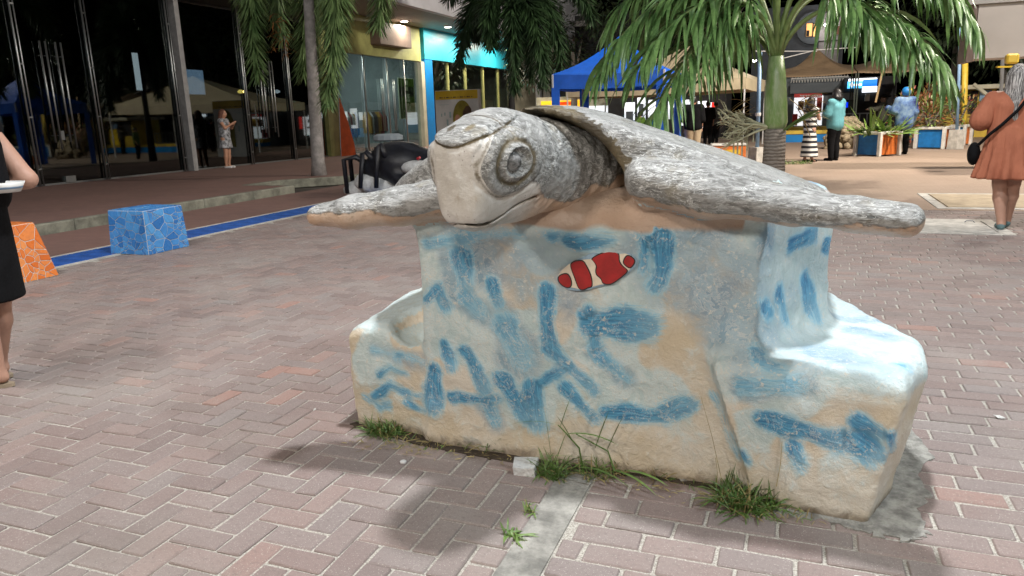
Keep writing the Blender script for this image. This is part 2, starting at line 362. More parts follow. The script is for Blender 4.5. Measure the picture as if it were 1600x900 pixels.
def lay(parent, bricks, limit=300):
    vis = []
    for (x, y, rz, L, W) in bricks:
        if inpoly(x, y, PED): continue
        px, py, z = proj((x, y, 0))
        if not (-1500 < px < 3100 and py < 2200 and z > .3): continue
        hid = not (-90 < px < 1690 and py < 990) or (640 < px < 1180 and 150 < py < 690) or (1180 <= px < 1400 and 340 < py < 780)
        vis.append((z + (100 if hid else 0), x, y, rz, L, W))
    vis.sort(); cache = {}; rng = random.Random(5); rest = MB(); rn = []
    for i, (z, x, y, rz, L, W) in enumerate(vis):
        dz = rng.uniform(-.0022, .0012); tx, ty, tz = rng.gauss(0, .006), rng.gauss(0, .006), rng.gauss(0, .006)
        key = (round(L, 3), round(W, 3), rng.randrange(9))
        if i < limit and z < 100:
            if key not in cache: cache[key] = brick_pts(L, W, rng).mesh('brick', M['brick'])
            o = link('brick', cache[key], parent, (x, y, dz)); o.rotation_euler = (tx * .6, ty * .6, rz + tz)
        else:
            m = Matrix.Rotation(rz + tz, 3, 'Z') @ Matrix.Rotation(tx * .6, 3, 'X'); b = brick_pts(L, W, rng); n0 = len(rest.v)
            rest.add([m @ Vector(p) + Vector((x, y, dz)) for p in b.v], b.f); rn += [rng.random()] * len(b.v)
    me = rest.mesh('brick_field', M['brick']); at = me.attributes.new('rnd', 'FLOAT', 'POINT'); at.data.foreach_set('value', rn)
    return tag(link('brick_field', me, parent), kind='stuff')
U = .098; G = .0088; hb = []
for i in range(-62, 1):
    for j in range(-30, 98):
        kk = (i + j) % 4                                # herringbone
        x, y = JX[0] + i * U, .9 + j * U
        if kk == 0: c = (x + U, y + U / 2, 0.0)
        elif kk == 2: c = (x + U / 2, y + U, R(90))
        else: continue
        L, W = 2 * U - G, U - G; ex = L / 2 if c[2] == 0 else W / 2
        if c[0] - ex > JX[0] - .02 or c[0] - ex < -6.7: continue
        if c[0] + ex > JX[0]:                           # cut at the concrete strip
            x0 = c[0] - ex; w = JX[0] - .004 - x0
            if w < .02: continue
            hb.append((x0 + w / 2, c[1], 0, w, W) if c[2] == 0 else (x0 + w / 2, c[1], 0, w, L))
        else: hb.append((c[0], c[1], c[2], L, W))
lay(herr, hb)
rb = []
for j in range(-30, 97):
    y = .62 + j * .102; off = (j % 2) * .111 + .03 * math.sin(j * 2.1)
    for i in range(0, 40):
        x0, x1 = JX[1] + i * .222 - off, JX[1] + (i + 1) * .222 - off
        x0 = max(x0, JX[1] + .003); 
        if x1 - x0 < .04 or x1 > 7.4: continue
        if 1.05 < (x0 + x1) / 2 < 2.1 and 8.5 < y < 9.6: continue
        rb.append(((x0 + x1) / 2, y, 0, x1 - x0 - .011, .091))
lay(runb, rb)
# cement haunching round the foot of the bench and under the weeds
apron = MB(); g = random.Random(8)
pts = [(-.12, 2.34), (.05, 2.335), (.2, 2.33), (.31, 2.3), (.4, 2.31), (.45, 2.36), (.43, 2.5), (.49, 2.62), (.46, 2.8), (.55, 2.95), (.5, 3.2), (.2, 3.3), (-.1, 3.0)]
dense = []
for (xa, ya), (xb, yb) in zip(pts, pts[1:] + pts[:1]):
    for t_ in range(7): dense.append((xa + (xb - xa) * t_ / 7 + g.gauss(0, .009), ya + (yb - ya) * t_ / 7 + g.gauss(0, .009)))
apron.prism(dense, -.02, .002, 'z'); tag(apron.build('cement_apron', M['cement_rough']), kind='structure')
ap2 = MB().prism([(-1.78, 2.56), (-1.6, 2.5), (-1.3, 2.455), (-1.0, 2.43), (-.8, 2.42), (-.6, 2.44), (-.45, 2.47), (-.2, 2.44), (-.05, 2.36), (.0, 2.6), (-1.7, 2.75)], -.02, .003, 'z'); tag(ap2.build('soil_edge', M['soil']), kind='structure')
# concrete covers in the paving
def cover(name, x0, x1, y0, y1, label, mat):
    t = empty(name, ((x0 + x1) / 2, (y0 + y1) / 2, 0), 0, label, 'manhole cover'); c = t.location
    fr = MB(); w = .12
    for a in ((x0, x1, y0, y0 + w), (x0, x1, y1 - w, y1), (x0, x0 + w, y0 + w, y1 - w), (x1 - w, x1, y0 + w, y1 - w)): fr.bb(a[0] - c.x, a[1] - c.x, a[2] - c.y, a[3] - c.y, -.04, .008, .003)
    fr.build('frame', M['concrete_light'], t); MB().bb(x0 + w + .02 - c.x, x1 - w - .02 - c.x, y0 + w + .03 - c.y, y1 - w - .015 - c.y, -.04, .012, .004).build('slab', mat, t)
    MB().bb(x0 + w - c.x, x1 - w - c.x, y0 + w - c.y, y1 - w - c.y, -.06, -.03).build('pit', M['soil'], t)
    for sx in (-.25, .25): MB().tube([(sx - .05, .25, .012), (sx - .03, .25, .03), (sx + .03, .25, .03), (sx + .05, .25, .012)], .006, 6).build('lifting_ring', M['pole_steel'], t)
    return t
cover('drain_cover', 1.05, 2.08, 8.52, 9.6, 'pale concrete drain cover with a dark gap under the walking woman', M['concrete_light'])
cover('pit_cover', 1.7, 4.2, 10.6, 12.4, 'wide warm coloured concrete pit cover beyond the walking woman', pm('concrete_warm', (.42, .34, .24), .85, .2, 5, .3))

# ------------------------------------------------------------------ the turtle monument
STROKES = [([(-0.722,2.5,0.877),(-0.619,2.5,0.891)],0.027,1),([(-0.794,2.5,0.892),(-0.722,2.5,0.926),(-0.646,2.5,0.938)],0.013,0.8),([(-1.184,2.5,0.778),(-1.176,2.5,0.685)],0.03,0.8),([(-1.241,2.5,0.776),(-1.234,2.5,0.676)],0.015,0.5),([(-1.341,2.5,0.61),(-1.293,2.5,0.649),(-1.258,2.5,0.585)],0.015,0.9),([(-1.052,2.5,0.68),(-1.036,2.5,0.623)],0.015,0.9),([(-1.179,2.5,0.626),(-1.106,2.5,0.571)],0.02,0.6),([(-1.059,2.5,0.817),(-0.872,2.5,0.746)],0.065,0.45),([(-0.998,2.5,0.508),(-0.952,2.5,0.416)],0.038,0.6),([(-0.839,2.5,0.669),(-0.832,2.5,0.45),(-0.74,2.5,0.365),(-0.66,2.5,0.303)],0.017,0.9),([(-0.87,2.5,0.31),(-0.763,2.5,0.374)],0.013,0.9),([(-0.764,2.5,0.291),(-0.661,2.5,0.196)],0.015,0.9),([(-1.267,2.5,0.426),(-1.246,2.5,0.328)],0.015,0.9),([(-1.191,2.5,0.395),(-1.094,2.5,0.268)],0.017,0.9),([(-1.253,2.5,0.207),(-1.045,2.5,0.224)],0.011,0.95),([(-1.011,2.5,0.289),(-0.935,2.5,0.162)],0.024,0.95),([(-0.907,2.5,0.276),(-0.898,2.5,0.167)],0.03,0.85),([(-1.329,2.5,0.282),(-1.35,2.5,0.164)],0.027,0.95),([(-1.602,2.5,0.254),(-1.549,2.5,0.285),(-1.481,2.5,0.266)],0.009,1),([(-1.64,2.5,0.143),(-1.556,2.5,0.206),(-1.48,2.5,0.181)],0.017,1),([(-1.678,2.5,0.125),(-1.623,2.5,0.091),(-1.578,2.5,0.11)],0.015,0.8),([(-1.469,2.5,0.136),(-1.394,2.5,0.119)],0.008,1),([(-1.097,2.5,0.206),(-1.068,2.5,0.133)],0.015,0.7),([(-1.614,2.5,0.358),(-1.558,2.5,0.35)],0.011,0.7),([(-0.714,2.5,0.592),(-0.659,2.5,0.584)],0.009,1),([(-0.675,2.5,0.589),(-0.659,2.5,0.454)],0.015,0.9),([(-0.648,2.5,0.443),(-0.548,2.5,0.361)],0.015,0.7),([(-0.636,2.5,0.558),(-0.495,2.5,0.568)],0.043,0.95),([(-1.321,2.5,0.831),(-0.914,2.5,0.888)],0.011,0.6),([(-1.459,2.5,0.177),(-1.361,2.5,0.195)],0.005,1),([(-1.503,2.5,0.342),(-1.407,2.5,0.325)],0.015,0.6),([(-0.493,2.5,0.94),(-0.448,2.5,0.896),(-0.417,2.5,0.903)],0.019,1),([(-0.473,2.5,0.87),(-0.479,2.5,0.779)],0.011,0.9),([(-0.416,2.5,0.859),(-0.409,2.5,0.782),(-0.433,2.5,0.728)],0.022,1),([(-0.322,2.5,0.811),(-0.185,2.5,0.703)],0.081,0.5),([(-0.244,2.5,0.66),(-0.219,2.5,0.636)],0.054,0.45),([(-0.604,2.5,0.221),(-0.413,2.5,0.229),(-0.329,2.5,0.275)],0.022,0.95),([(0.016,2.7,0.832),(0.07,2.812,0.854)],0.019,1),([(0.119,2.914,0.805),(0.154,2.988,0.787)],0.016,0.9),([(-0.066,2.5,0.672),(-0.071,2.838,0.5)],0.019,0.8),([(-0.012,2.643,0.679),(0.005,2.677,0.578)],0.022,0.8),([(0.061,2.793,0.689),(0.095,2.864,0.548)],0.024,0.8),([(-0.065,2.532,0.865),(-0.034,2.596,0.663)],0.024,0.45),([(-0.222,2.385,0.319),(-0.182,2.385,0.204),(-0.144,2.385,0.136)],0.013,0.95),([(-0.051,2.385,0.301),(0.035,2.385,0.286),(0.19,2.385,0.262)],0.024,0.95),([(0.038,2.385,0.222),(0.063,2.385,0.186)],0.02,0.8),([(0.227,2.385,0.336),(0.271,2.385,0.304)],0.016,0.9),([(0.244,2.385,0.25),(0.255,2.385,0.239)],0.03,0.85),([(0.313,2.385,0.297),(0.338,2.385,0.239)],0.011,0.8),([(-0.123,2.585,0.5),(-0.068,2.434,0.5),(-0.015,2.391,0.5)],0.019,0.8),([(-0.119,2.385,0.409),(0.049,2.385,0.44)],0.016,0.6),([(-0.121,2.385,0.166),(-0.096,2.385,0.136)],0.008,0.9),([(0.274,2.879,0.5),(0.319,2.842,0.5)],0.027,0.5),([(0.353,2.513,0.5),(0.361,2.497,0.5)],0.013,0.7),([(0.179,3.039,0.537),(0.29,3.095,0.5)],0.022,0.45),([(0.138,2.571,0.5),(0.263,2.451,0.5)],0.034,0.35)]  # the broadest soft strokes paint the shadows of head and flipper
PALE = [([(-1.309,2.5,0.808),(-1.304,2.5,0.69)],0.049,1),([(-1.223,2.5,0.753),(-1.129,2.5,0.617)],0.054,1),([(-1.2,2.5,0.468),(-1.099,2.5,0.452)],0.065,1),([(-0.778,2.5,0.86),(-0.54,2.5,0.877)],0.065,1),([(-1.0,2.5,0.448),(-0.906,2.5,0.325)],0.076,1),([(-1.19,2.5,0.157),(-1.06,2.5,0.159)],0.033,1),([(-0.604,2.5,0.447),(-0.537,2.5,0.27)],0.065,1),([(-1.617,2.5,0.331),(-1.624,2.5,0.078)],0.054,1),([(-1.427,2.5,0.035),(-1.358,2.5,0.031)],0.027,1),([(-1.17,2.5,0.017),(-1.066,2.5,0.019)],0.02,1),([(-0.957,2.5,0.246),(-0.911,2.5,0.128)],0.065,1),([(-0.089,2.385,0.257),(-0.09,2.385,0.137)],0.032,1),([(0.199,2.385,0.116),(0.217,2.385,0.17)],0.035,1),([(0.054,2.385,0.145),(0.064,2.385,0.16)],0.024,1),([(0.088,2.33,0.5),(0.257,2.379,0.5)],0.03,1),([(-0.564,2.5,0.854),(-0.524,2.5,0.71)],0.054,1),([(-0.031,2.601,0.854),(0.02,2.708,0.53)],0.081,1),([(0.094,2.863,0.772),(0.11,2.897,0.512)],0.054,1),([(-0.163,2.619,0.5),(0.024,2.384,0.5)],0.081,1),([(0.179,3.039,0.537),(0.429,2.872,0.5)],0.081,1),([(0.247,2.522,0.5),(0.401,2.565,0.5)],0.054,1),([(-0.332,2.5,0.146),(-0.401,2.5,0.309)],0.04,1)]
FISH = {'body':[(-0.7889,0.7304),(-0.7806,0.7466),(-0.7575,0.7686),(-0.7387,0.7824),(-0.7122,0.7926),(-0.6886,0.7961),(-0.6574,0.7999),(-0.6366,0.8173),(-0.6085,0.828),(-0.5755,0.8284),(-0.5503,0.8256),(-0.5303,0.8213),(-0.5103,0.812),(-0.5052,0.7972),(-0.5213,0.77),(-0.55,0.742),(-0.5754,0.7228),(-0.5933,0.709),(-0.6216,0.7106),(-0.6527,0.7006),(-0.679,0.6914),(-0.6975,0.6846),(-0.7133,0.6882),(-0.7372,0.6922),(-0.7559,0.6912),(-0.7773,0.7019),(-0.7865,0.7173)],'tail':[(-0.7849,0.7306),(-0.7686,0.7398),(-0.7512,0.7422),(-0.742,0.7301),(-0.7357,0.7094),(-0.7399,0.6934),(-0.756,0.6904),(-0.7746,0.7008),(-0.7852,0.7148)],'mid':[(-0.7401,0.7746),(-0.7307,0.7854),(-0.7122,0.7913),(-0.6912,0.7921),(-0.6809,0.7745),(-0.6681,0.7492),(-0.6617,0.7262),(-0.6593,0.699),(-0.6737,0.6969),(-0.6895,0.6869),(-0.7027,0.6862),(-0.7132,0.6974),(-0.7196,0.7207),(-0.7312,0.7489)],'main':[(-0.6625,0.7989),(-0.6418,0.8133),(-0.611,0.8264),(-0.5881,0.8293),(-0.5616,0.8247),(-0.5641,0.7948),(-0.5502,0.7776),(-0.5275,0.7634),(-0.5551,0.7392),(-0.5907,0.7104),(-0.6216,0.7122),(-0.6254,0.7319),(-0.6434,0.7426),(-0.6459,0.7606),(-0.6407,0.775),(-0.6522,0.7912)],'face':[(-0.534,0.8181),(-0.5178,0.813),(-0.5058,0.7996),(-0.5126,0.7843),(-0.5238,0.7724),(-0.5376,0.7807),(-0.5477,0.7916),(-0.5427,0.8057)],'halo':[(-0.7986,0.7194),(-0.7873,0.7463),(-0.7493,0.782),(-0.699,0.8047),(-0.6572,0.8293),(-0.6059,0.8413),(-0.5554,0.838),(-0.5154,0.8244),(-0.4929,0.8027),(-0.5001,0.7772),(-0.5374,0.7426),(-0.5805,0.7122),(-0.6268,0.6994),(-0.6896,0.6777),(-0.7454,0.6772),(-0.7828,0.6937)]}
def stroke_field(V, strokes, full=False):
    """paint strokes on the plaster: strength, plus the position along and across the brush for its bristle marks"""
    out = np.zeros(len(V), np.float32); acr = np.zeros(len(V), np.float32); alo = np.zeros(len(V), np.float32)
    V = V + np.stack([vnoise(V, 9, 31) * .012 + vnoise(V, 30, 33) * .005, 0 * V[:, 0], vnoise(V, 9, 32) * .012 + vnoise(V, 30, 34) * .005], 1).astype(V.dtype)
    for si, (P, w, tone) in enumerate(strokes):
        run = 0.0; tot = sum(math.dist(a, b) for a, b in zip(P[:-1], P[1:])); flat = all(p[1] < 2.51 for p in P); ys = .25 if flat else 1.0
        for a, b in zip(P[:-1], P[1:]):
            l = math.dist(a, b) + 1e-6; ux, uy, uz = [(q - p) / l for p, q in zip(a, b)]; rx, ry, rz = V[:, 0] - a[0], (V[:, 1] - a[1]) * ys, V[:, 2] - a[2]
            t = rx * ux + ry * uy + rz * uz; lo_, hi_ = (-.4 * w if run == 0 else 0), (l + .4 * w if run + l > tot - 1e-3 else l); tc = np.clip(t, lo_, hi_)
            d = np.sqrt((rx - ux * tc) ** 2 + (ry - uy * tc) ** 2 + (rz - uz * tc) ** 2); q = (rz * ux - rx * uz) if abs(ux) + abs(uz) > .3 else rx
            s_ = run + t; wv = w * (1.3 + .45 * np.sin(s_ * 23 + si * 2.7) * np.cos(s_ * 11 + si)); fade = 1 - .35 * np.clip(s_ / (tot + w), 0, 1)
            v = tone * fade * np.clip(1.0 - (d - wv) / (w * .35 + .014), 0, 1.25); m = v > out
            out = np.where(m, v, out); acr = np.where(m, q + si * .37, acr); alo = np.where(m, s_ + si * .61, alo); run += l
    return (out, acr, alo) if full else out

# weathered grey paint over tan, for the animal itself
k = NT('turtle_paint'); o_ = k.co(); g = k.attr('grey'); dk = k.attr('dark'); bk = k.attr('beak')
sv = k.map((9, 26, 38)); n1 = k.noise(2.0, 7, .68, sv, .7); n6 = k.noise(4.2, 4, .6); n5 = k.noise(1.7, 4, .6, k.map((8, 20, 26)), 1.2); n2 = k.noise(34, 6, .7); n3 = k.noise(7, 6, .65); n4 = k.noise(120, 3, .7)
grey = k.ramp(n1, [(.3, (.06, .06, .056)), (.42, (.135, .135, .128)), (.5, (.205, .206, .2)), (.58, (.29, .293, .286)), (.7, (.46, .465, .455))])
grey = k.mix(k.ss(n2, .56, .68, 0, .6), grey, (.06, .063, .058)); lines = k.math('MULTIPLY', k.ss(k.math('ABSOLUTE', k.math('SUBTRACT', n5, .5)), .006, .022, 1, 0), k.ss(n3, .4, .55)); grey = k.mix(k.math('MULTIPLY', lines, .8), grey, (.68, .69, .68)); grey = k.mix(k.ss(n4, .62, .72, 0, .5), grey, (.6, .61, .6)); grey = k.mix(k.ss(n3, .54, .7, 0, .6), grey, (.2, .175, .12)); grey = k.mix(k.ss(n3, .5, .36, 0, .5), grey, (.4, .4, .39)); grey = k.mix(k.math('MULTIPLY', k.ss(n6, .52, .62), k.ss(n1, .5, .42, 0, .5)), grey, (.06, .06, .056))
tan = k.mix(k.ss(n3, .35, .68), (.43, .29, .2), (.55, .43, .34)); tan = k.mix(k.ss(n2, .52, .75, 0, .6), tan, (.33, .23, .15)); tan = k.mix(k.ss(n4, .64, .74, 0, .4), tan, (.7, .62, .52))
beak = k.mix(k.ss(n3, .35, .7), (.44, .415, .375), (.6, .585, .56)); beak = k.mix(k.ss(n2, .57, .7, 0, .55), beak, (.33, .27, .2)); sp = k.ss(k.voro(70), .1, .2, .8, 0); beak = k.mix(k.math('MULTIPLY', sp, k.ss(n3, .45, .6)), beak, (.12, .1, .08))
low = k.mix(bk, tan, beak)
gm = k.ss(k.math('ADD', g, k.math('MULTIPLY', k.math('SUBTRACT', n2, .5), .9)), .38, .6)
col = k.mix(gm, low, grey); dm = k.ss(k.math('ADD', dk, k.math('MULTIPLY', k.math('SUBTRACT', n2, .5), .8)), .35, .75)
dirt_shade = k.mix(k.ss(n3, .4, .65), (.055, .042, .022), (.17, .135, .075)); dirt_shade = k.mix(k.ss(n1, .62, .7, 0, .6), dirt_shade, (.5, .46, .36)); col = k.mix(dm, col, dirt_shade)
k.base(col); k.setin(k.b, 'Roughness', k.mix(gm, (.3, .3, .3), (.38, .38, .38))); hgt = k.math('ADD', k.math('MULTIPLY', n1, k.math('MULTIPLY', gm, .9)), k.math('ADD', k.math('MULTIPLY', n2, .6), k.math('MULTIPLY', n4, .25)))
k.bump(hgt, .75, .012); M['turtle'] = k.mat
# brushed blues over cream plaster, with head and flipper shade painted in
k = NT('pedestal_paint'); bl = k.attr('blue'); pa = k.attr('pale'); ta = k.attr('tan'); wa_ = k.attr('wash_shade'); di = k.attr('dirt_shade')
n1 = k.noise(16, 7, .7, None, .6); n2 = k.noise(55, 5, .75); n3 = k.noise(3.2, 5, .6); sv = k.map((60, 60, 14), (0, .5, 0)); n4 = k.noise(1, 5, .7, sv, 1.0)
cream = k.mix(k.ss(n3, .35, .65), (.58, .5, .37), (.66, .62, .54)); cream = k.mix(k.ss(n1, .52, .72, 0, .5), cream, (.66, .64, .58)); cream = k.mix(k.ss(n2, .6, .75, 0, .4), cream, (.42, .33, .22))
aqua = k.mix(k.ss(n1, .35, .65), (.45, .6, .63), (.6, .72, .75)); pm_ = k.ss(k.math('ADD', pa, k.math('MULTIPLY', k.math('SUBTRACT', n1, .5), 1.2)), .3, .85, 0, .85); col = k.mix(pm_, cream, aqua)
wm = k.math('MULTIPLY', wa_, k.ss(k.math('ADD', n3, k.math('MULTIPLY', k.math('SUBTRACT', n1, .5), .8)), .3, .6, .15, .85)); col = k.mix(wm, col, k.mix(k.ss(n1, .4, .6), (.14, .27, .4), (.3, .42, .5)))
cx_ = k.n('CombineXYZ'); k.l(k.math('MULTIPLY', k.attr('acr'), 150.0), cx_.inputs[0]); k.l(k.math('MULTIPLY', k.attr('alo'), 11.0), cx_.inputs[1]); br_ = k.noise(1.0, 4, .65, cx_.outputs[0], .3)
bm_ = k.math('ADD', bl, k.math('ADD', k.math('MULTIPLY', k.math('SUBTRACT', br_, .5), 1.5), k.math('MULTIPLY', k.math('SUBTRACT', n1, .5), .9)))
blue = k.mix(k.ss(br_, .35, .65), (.025, .175, .36), (.1, .37, .58)); col = k.mix(k.ss(bm_, .02, .55, 0, .75), col, (.31, .56, .69)); col = k.mix(k.math('MULTIPLY', k.ss(bm_, .5, .72), k.ss(bl, .55, 1.1, .45, .95)), col, blue)
fl = k.math('MULTIPLY', k.ss(n2, .55, .62), k.ss(n1, .45, .57)); col = k.mix(k.math('MULTIPLY', fl, .8), col, (.68, .66, .59)); crk = k.math('MULTIPLY', k.ss(k.math('ABSOLUTE', k.math('SUBTRACT', n1, .5)), .004, .016, 1, 0), k.ss(n3, .42, .56)); col = k.mix(k.math('MULTIPLY', crk, .55), col, (.7, .69, .64))
tt = k.mix(k.ss(n3, .35, .65), (.44, .31, .225), (.54, .425, .345)); tt = k.mix(k.ss(n1, .55, .75, 0, .5), tt, (.36, .25, .16)); col = k.mix(k.ss(k.math('ADD', ta, k.math('MULTIPLY', k.math('SUBTRACT', n3, .5), .9)), .4, .75), col, tt)
col = k.mix(k.ss(k.math('ADD', di, k.math('MULTIPLY', k.math('SUBTRACT', n1, .5), 1.2)), .45, .95, 0, .8), col, (.15, .11, .07))
k.base(col).rough(.55); k.bump(k.math('ADD', k.math('MULTIPLY', n1, 1.0), k.math('ADD', k.math('MULTIPLY', n2, .5), k.math('MULTIPLY', k.math('MULTIPLY', br_, bl), .35))), .8, .018); M['pedestal'] = k.mat
M['fish_red'] = pm('fish_red_paint', (.33, .012, .012), .42, .25, 20, .15)
M['fish_white'] = pm('fish_cream_paint', (.68, .6, .48), .5, .15, 25, .2)
M['fish_black'] = pm('fish_black_paint', (.015, .012, .012), .5, .1, 20, .1)
M['fish_halo'] = pm('fish_blue_grey_paint', (.25, .36, .46), .6, .35, 22, .2)
M['eye_dark'] = pm('eye_dark_paint', (.05, .052, .052), .16, .6, 40, .4, c2=(.3, .3, .3))

TR = Vector((-.72, 3.0, 0))
turtle = empty('turtle_monument', TR, 0, 'big grey concrete sea turtle on a blue and cream painted pedestal with seats', 'sculpture')
def build_turtle():
    h = .0125; lo, hi = (-2.0, 2.05, -.09), (.66, 4.2, 1.46); X, Y, Z = grid(lo, hi, h)
    flare = .05 * np.clip(1 - Z / .3, 0, 1) ** 2 + .03 * np.clip((Z - .72) / .25, 0, 1) ** 2
    pb = poly2(X, Y, [(-1.36, 2.53), (-1.1, 2.515), (-.55, 2.51), (-.1, 2.515), (.13, 2.95), (.12, 3.45), (-.2, 3.9), (-1.25, 3.9), (-1.55, 3.5), (-1.58, 3.0)])
    ped = smax(pb - flare * .6, np.maximum(Z - .98, -.05 - Z), .05)
    # left and right seats, undercut towards the ground
    tl = .05 * np.clip(1 - Z / .45, 0, 1)
    sl = poly2(X, Y, [(-1.76, 2.56), (-1.25, 2.53), (-1.2, 3.7), (-1.8, 3.7)]) + tl * .25
    ztl = .445 + .07 * np.clip((X + 1.76) / .36, 0, 1) + .03 * np.clip((Y - 2.6) / .5, 0, 1)
    sl = smax(sl, np.maximum(Z - ztl, -.05 - Z), .07); sl = smax(sl, -ellip(X, Y, Z, (-1.45, 2.63, .53), (.12, .15, .15)), .04)
    xs = X + np.where(X < 0, -.17, .09) * np.clip(1 - Z / .5, 0, 1)
    sr = poly2(xs, Y, [(-.24, 2.41), (.1, 2.385), (.36, 2.375), (.45, 2.6), (.47, 2.86), (.3, 3.35), (.14, 3.62), (-.3, 3.3)])
    sr = smax(sr, np.maximum(Z - (.5 - .02 * np.clip((Y - 2.4), 0, 1)), -.05 - Z), .075)
    # animal
    dx = X + .84; ax = np.where(dx > 0, 1.0, .82); q = np.sqrt((dx / ax) ** 2 + (np.clip(Y - 2.75, 0, 9) / 1.25) ** 2 + .012) - .06
    ztop = .965 + .385 * np.clip(1 - q, 0, 1) ** .95; foot = np.sqrt((dx / ax) ** 2 + (np.where(Y > 2.95, (Y - 2.95) / 1.08, (Y - 2.95) / .56)) ** 2) - 1.0
    shell = smax((Z - ztop) * .85, np.maximum(foot * .7, .985 - Z), .05)
    tun = smax(np.sqrt(((dx + .02) / .37) ** 2 + ((Z - .94) / .372) ** 2) * .37 - .37 + .22 * np.clip(Y - 2.45, 0, 1), Y - 2.85, .06); shell = smax(shell, -tun, .03)
    chest = ellip(X, Y, Z, (-.78, 2.74, .93), (.66, .3, .125))
    def flip(pts, ys):
        d = None
        for (a, ra), (b, rb_) in zip(pts[:-1], pts[1:]):
            c = capsule(X, Y * ys, Z, (a[0], a[1] * ys, a[2]), (b[0], b[1] * ys, b[2]), ra, rb_); d = c if d is None else smin(d, c, .03)
        return d
    fr = flip([((-.45, 2.47, 1.085), .082), ((-.25, 2.43, 1.045), .078), ((.0, 2.40, 1.008), .056), ((.17, 2.37, .99), .048), ((.3, 2.34, .98), .05)], .55)
    fl_ = flip([((-1.12, 2.5, 1.04), .08), ((-1.38, 2.45, .985), .07), ((-1.56, 2.40, .965), .058), ((-1.69, 2.36, .955), .04)], .55)
    base = smin(smin(ped, sl, .035), sr, .11)
    ani = smin(smin(shell, fr, .012), smin(chest, fl_, .04), .02)
    f = smin(base, chest, .08); f = smin(f, smin(fr, fl_, .01), .05); f = smin(f, shell, .012)
    V, Q, N = nets(f, lo, h)
    ii = np.clip(np.round((V - np.array(lo)) / h).astype(int), 0, np.array(f.shape) - 1); S = lambda a: a[ii[:, 0], ii[:, 1], ii[:, 2]]
    L = np.stack([S(ped), S(sl), S(sr), S(shell), S(chest) + .012, S(fr), S(fl_)], 1); lab = L.argmin(1); tn = S(tun); lab = np.where((lab == 3) & (V[:, 2] < 1.06) & (V[:, 1] < 2.62) & (V[:, 0] > -1.25), 4, lab)
    # hand-made unevenness
    am = np.where(lab <= 2, .012, .006); nz = vnoise(V, 7, 1) * .6 + vnoise(V, 18, 2) * .3 + vnoise(V, 40, 3) * .22
    rip = np.where(lab == 3, .35, 1); V = V + N * (nz * am * rip)[:, None]
    rid = (lab == 3) * np.clip(np.sin((V[:, 0] * 3.1 + V[:, 1] * 5.7 + vnoise(V, 5, 8) * .8) * 2.4), .6, 1) * .006; V = V + N * rid[:, None]
    N = smoothn(V, Q)
    if (N * np.stack([S(g_) for g_ in np.gradient(f, h)], 1)).sum() < 0: N = -N; Q = Q[:, ::-1]
    up = N[:, 2]; fl = (lab >= 5); top_line = np.where(lab == 5, 1.03 - .055 * sst(V[:, 0], -.45, 0), np.where(lab == 6, .975, 0))
    grey = np.where(lab == 3, 1.0, np.where(fl, sst(V[:, 2] - top_line + vnoise(V, 9, 4) * .022 + vnoise(V, 22, 24) * .012, -.03, .02), 0.0))
    grey = np.where((lab == 3) & (V[:, 2] < .985), .3, grey)
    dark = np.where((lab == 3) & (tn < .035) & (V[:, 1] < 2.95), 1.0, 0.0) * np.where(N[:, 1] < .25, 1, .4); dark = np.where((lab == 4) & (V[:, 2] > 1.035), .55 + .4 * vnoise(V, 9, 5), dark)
    dark = np.where(fl & (np.abs(V[:, 2] - top_line) < .02), .42, dark); blue, acr, alo = stroke_field(V, [q_ for q_ in STROKES if q_[2] > .55], True); wash_shade = stroke_field(V, [(p_, w_ * 1.5, 1.0) for p_, w_, t_ in STROKES if t_ <= .7]); pale = stroke_field(V, [(p_, w_ * 1.45, t_) for p_, w_, t_ in PALE])
    inn = V[:, 1] > 3.05; wild = np.clip(vnoise(V, 5, 6) * 1.6, 0, 1); blue = np.where(inn, wild * .9, blue); pale = np.maximum(pale, np.clip(vnoise(V, 3.2, 7) * 1.0 + .2 + np.where(V[:, 0] > .02, .25, 0), 0, .8))
    pale = np.maximum(pale, np.where((N[:, 2] > .6) & (lab <= 2), .75, 0)); pale = pale * (.3 + .7 * sst(V[:, 2] + vnoise(V, 4, 41) * .12, .05, .34)); wash_shade = np.maximum(wash_shade, np.where((N[:, 2] > .6) & (lab <= 2), .3 + .5 * vnoise(V, 4, 51), 0)); wash_shade = np.clip(wash_shade, 0, 1); tan = np.where(lab == 0, sst(V[:, 2], .86, .96), 0.0) * np.where(V[:, 0] > -.15, .55, 1)
    arch = (np.abs(V[:, 0] + .6) < .24) & (V[:, 2] < .965 - 1.4 * (V[:, 0] + .6) ** 2); tan = np.where(lab == 4, sst(V[:, 2] + vnoise(V, 12, 21) * .02, .87, .95), tan); tan = np.where(arch & (lab == 0), .0, tan); blue = np.where(lab == 4, blue * (1 - tan), blue)
    dirt_shade = np.where(lab <= 2, 1 - sst(V[:, 2], -.01, .1), 0) * .9; dirt_shade = np.where(lab == 4, sst(V[:, 2] + .35 * np.clip(V[:, 1] - 2.45, 0, 1), 1.03, 1.14) * .8, dirt_shade)  # throat and foot grime, with contact shade painted in at the foot
    at = dict(grey=grey, dark=dark, beak=np.zeros(len(V)), blue=blue, pale=pale, tan=tan, dirt_shade=dirt_shade, wash_shade=wash_shade, acr=acr, alo=alo)
    V = V - np.array(TR, np.float32); fls = lab[Q[:, 0]]; objs = {}
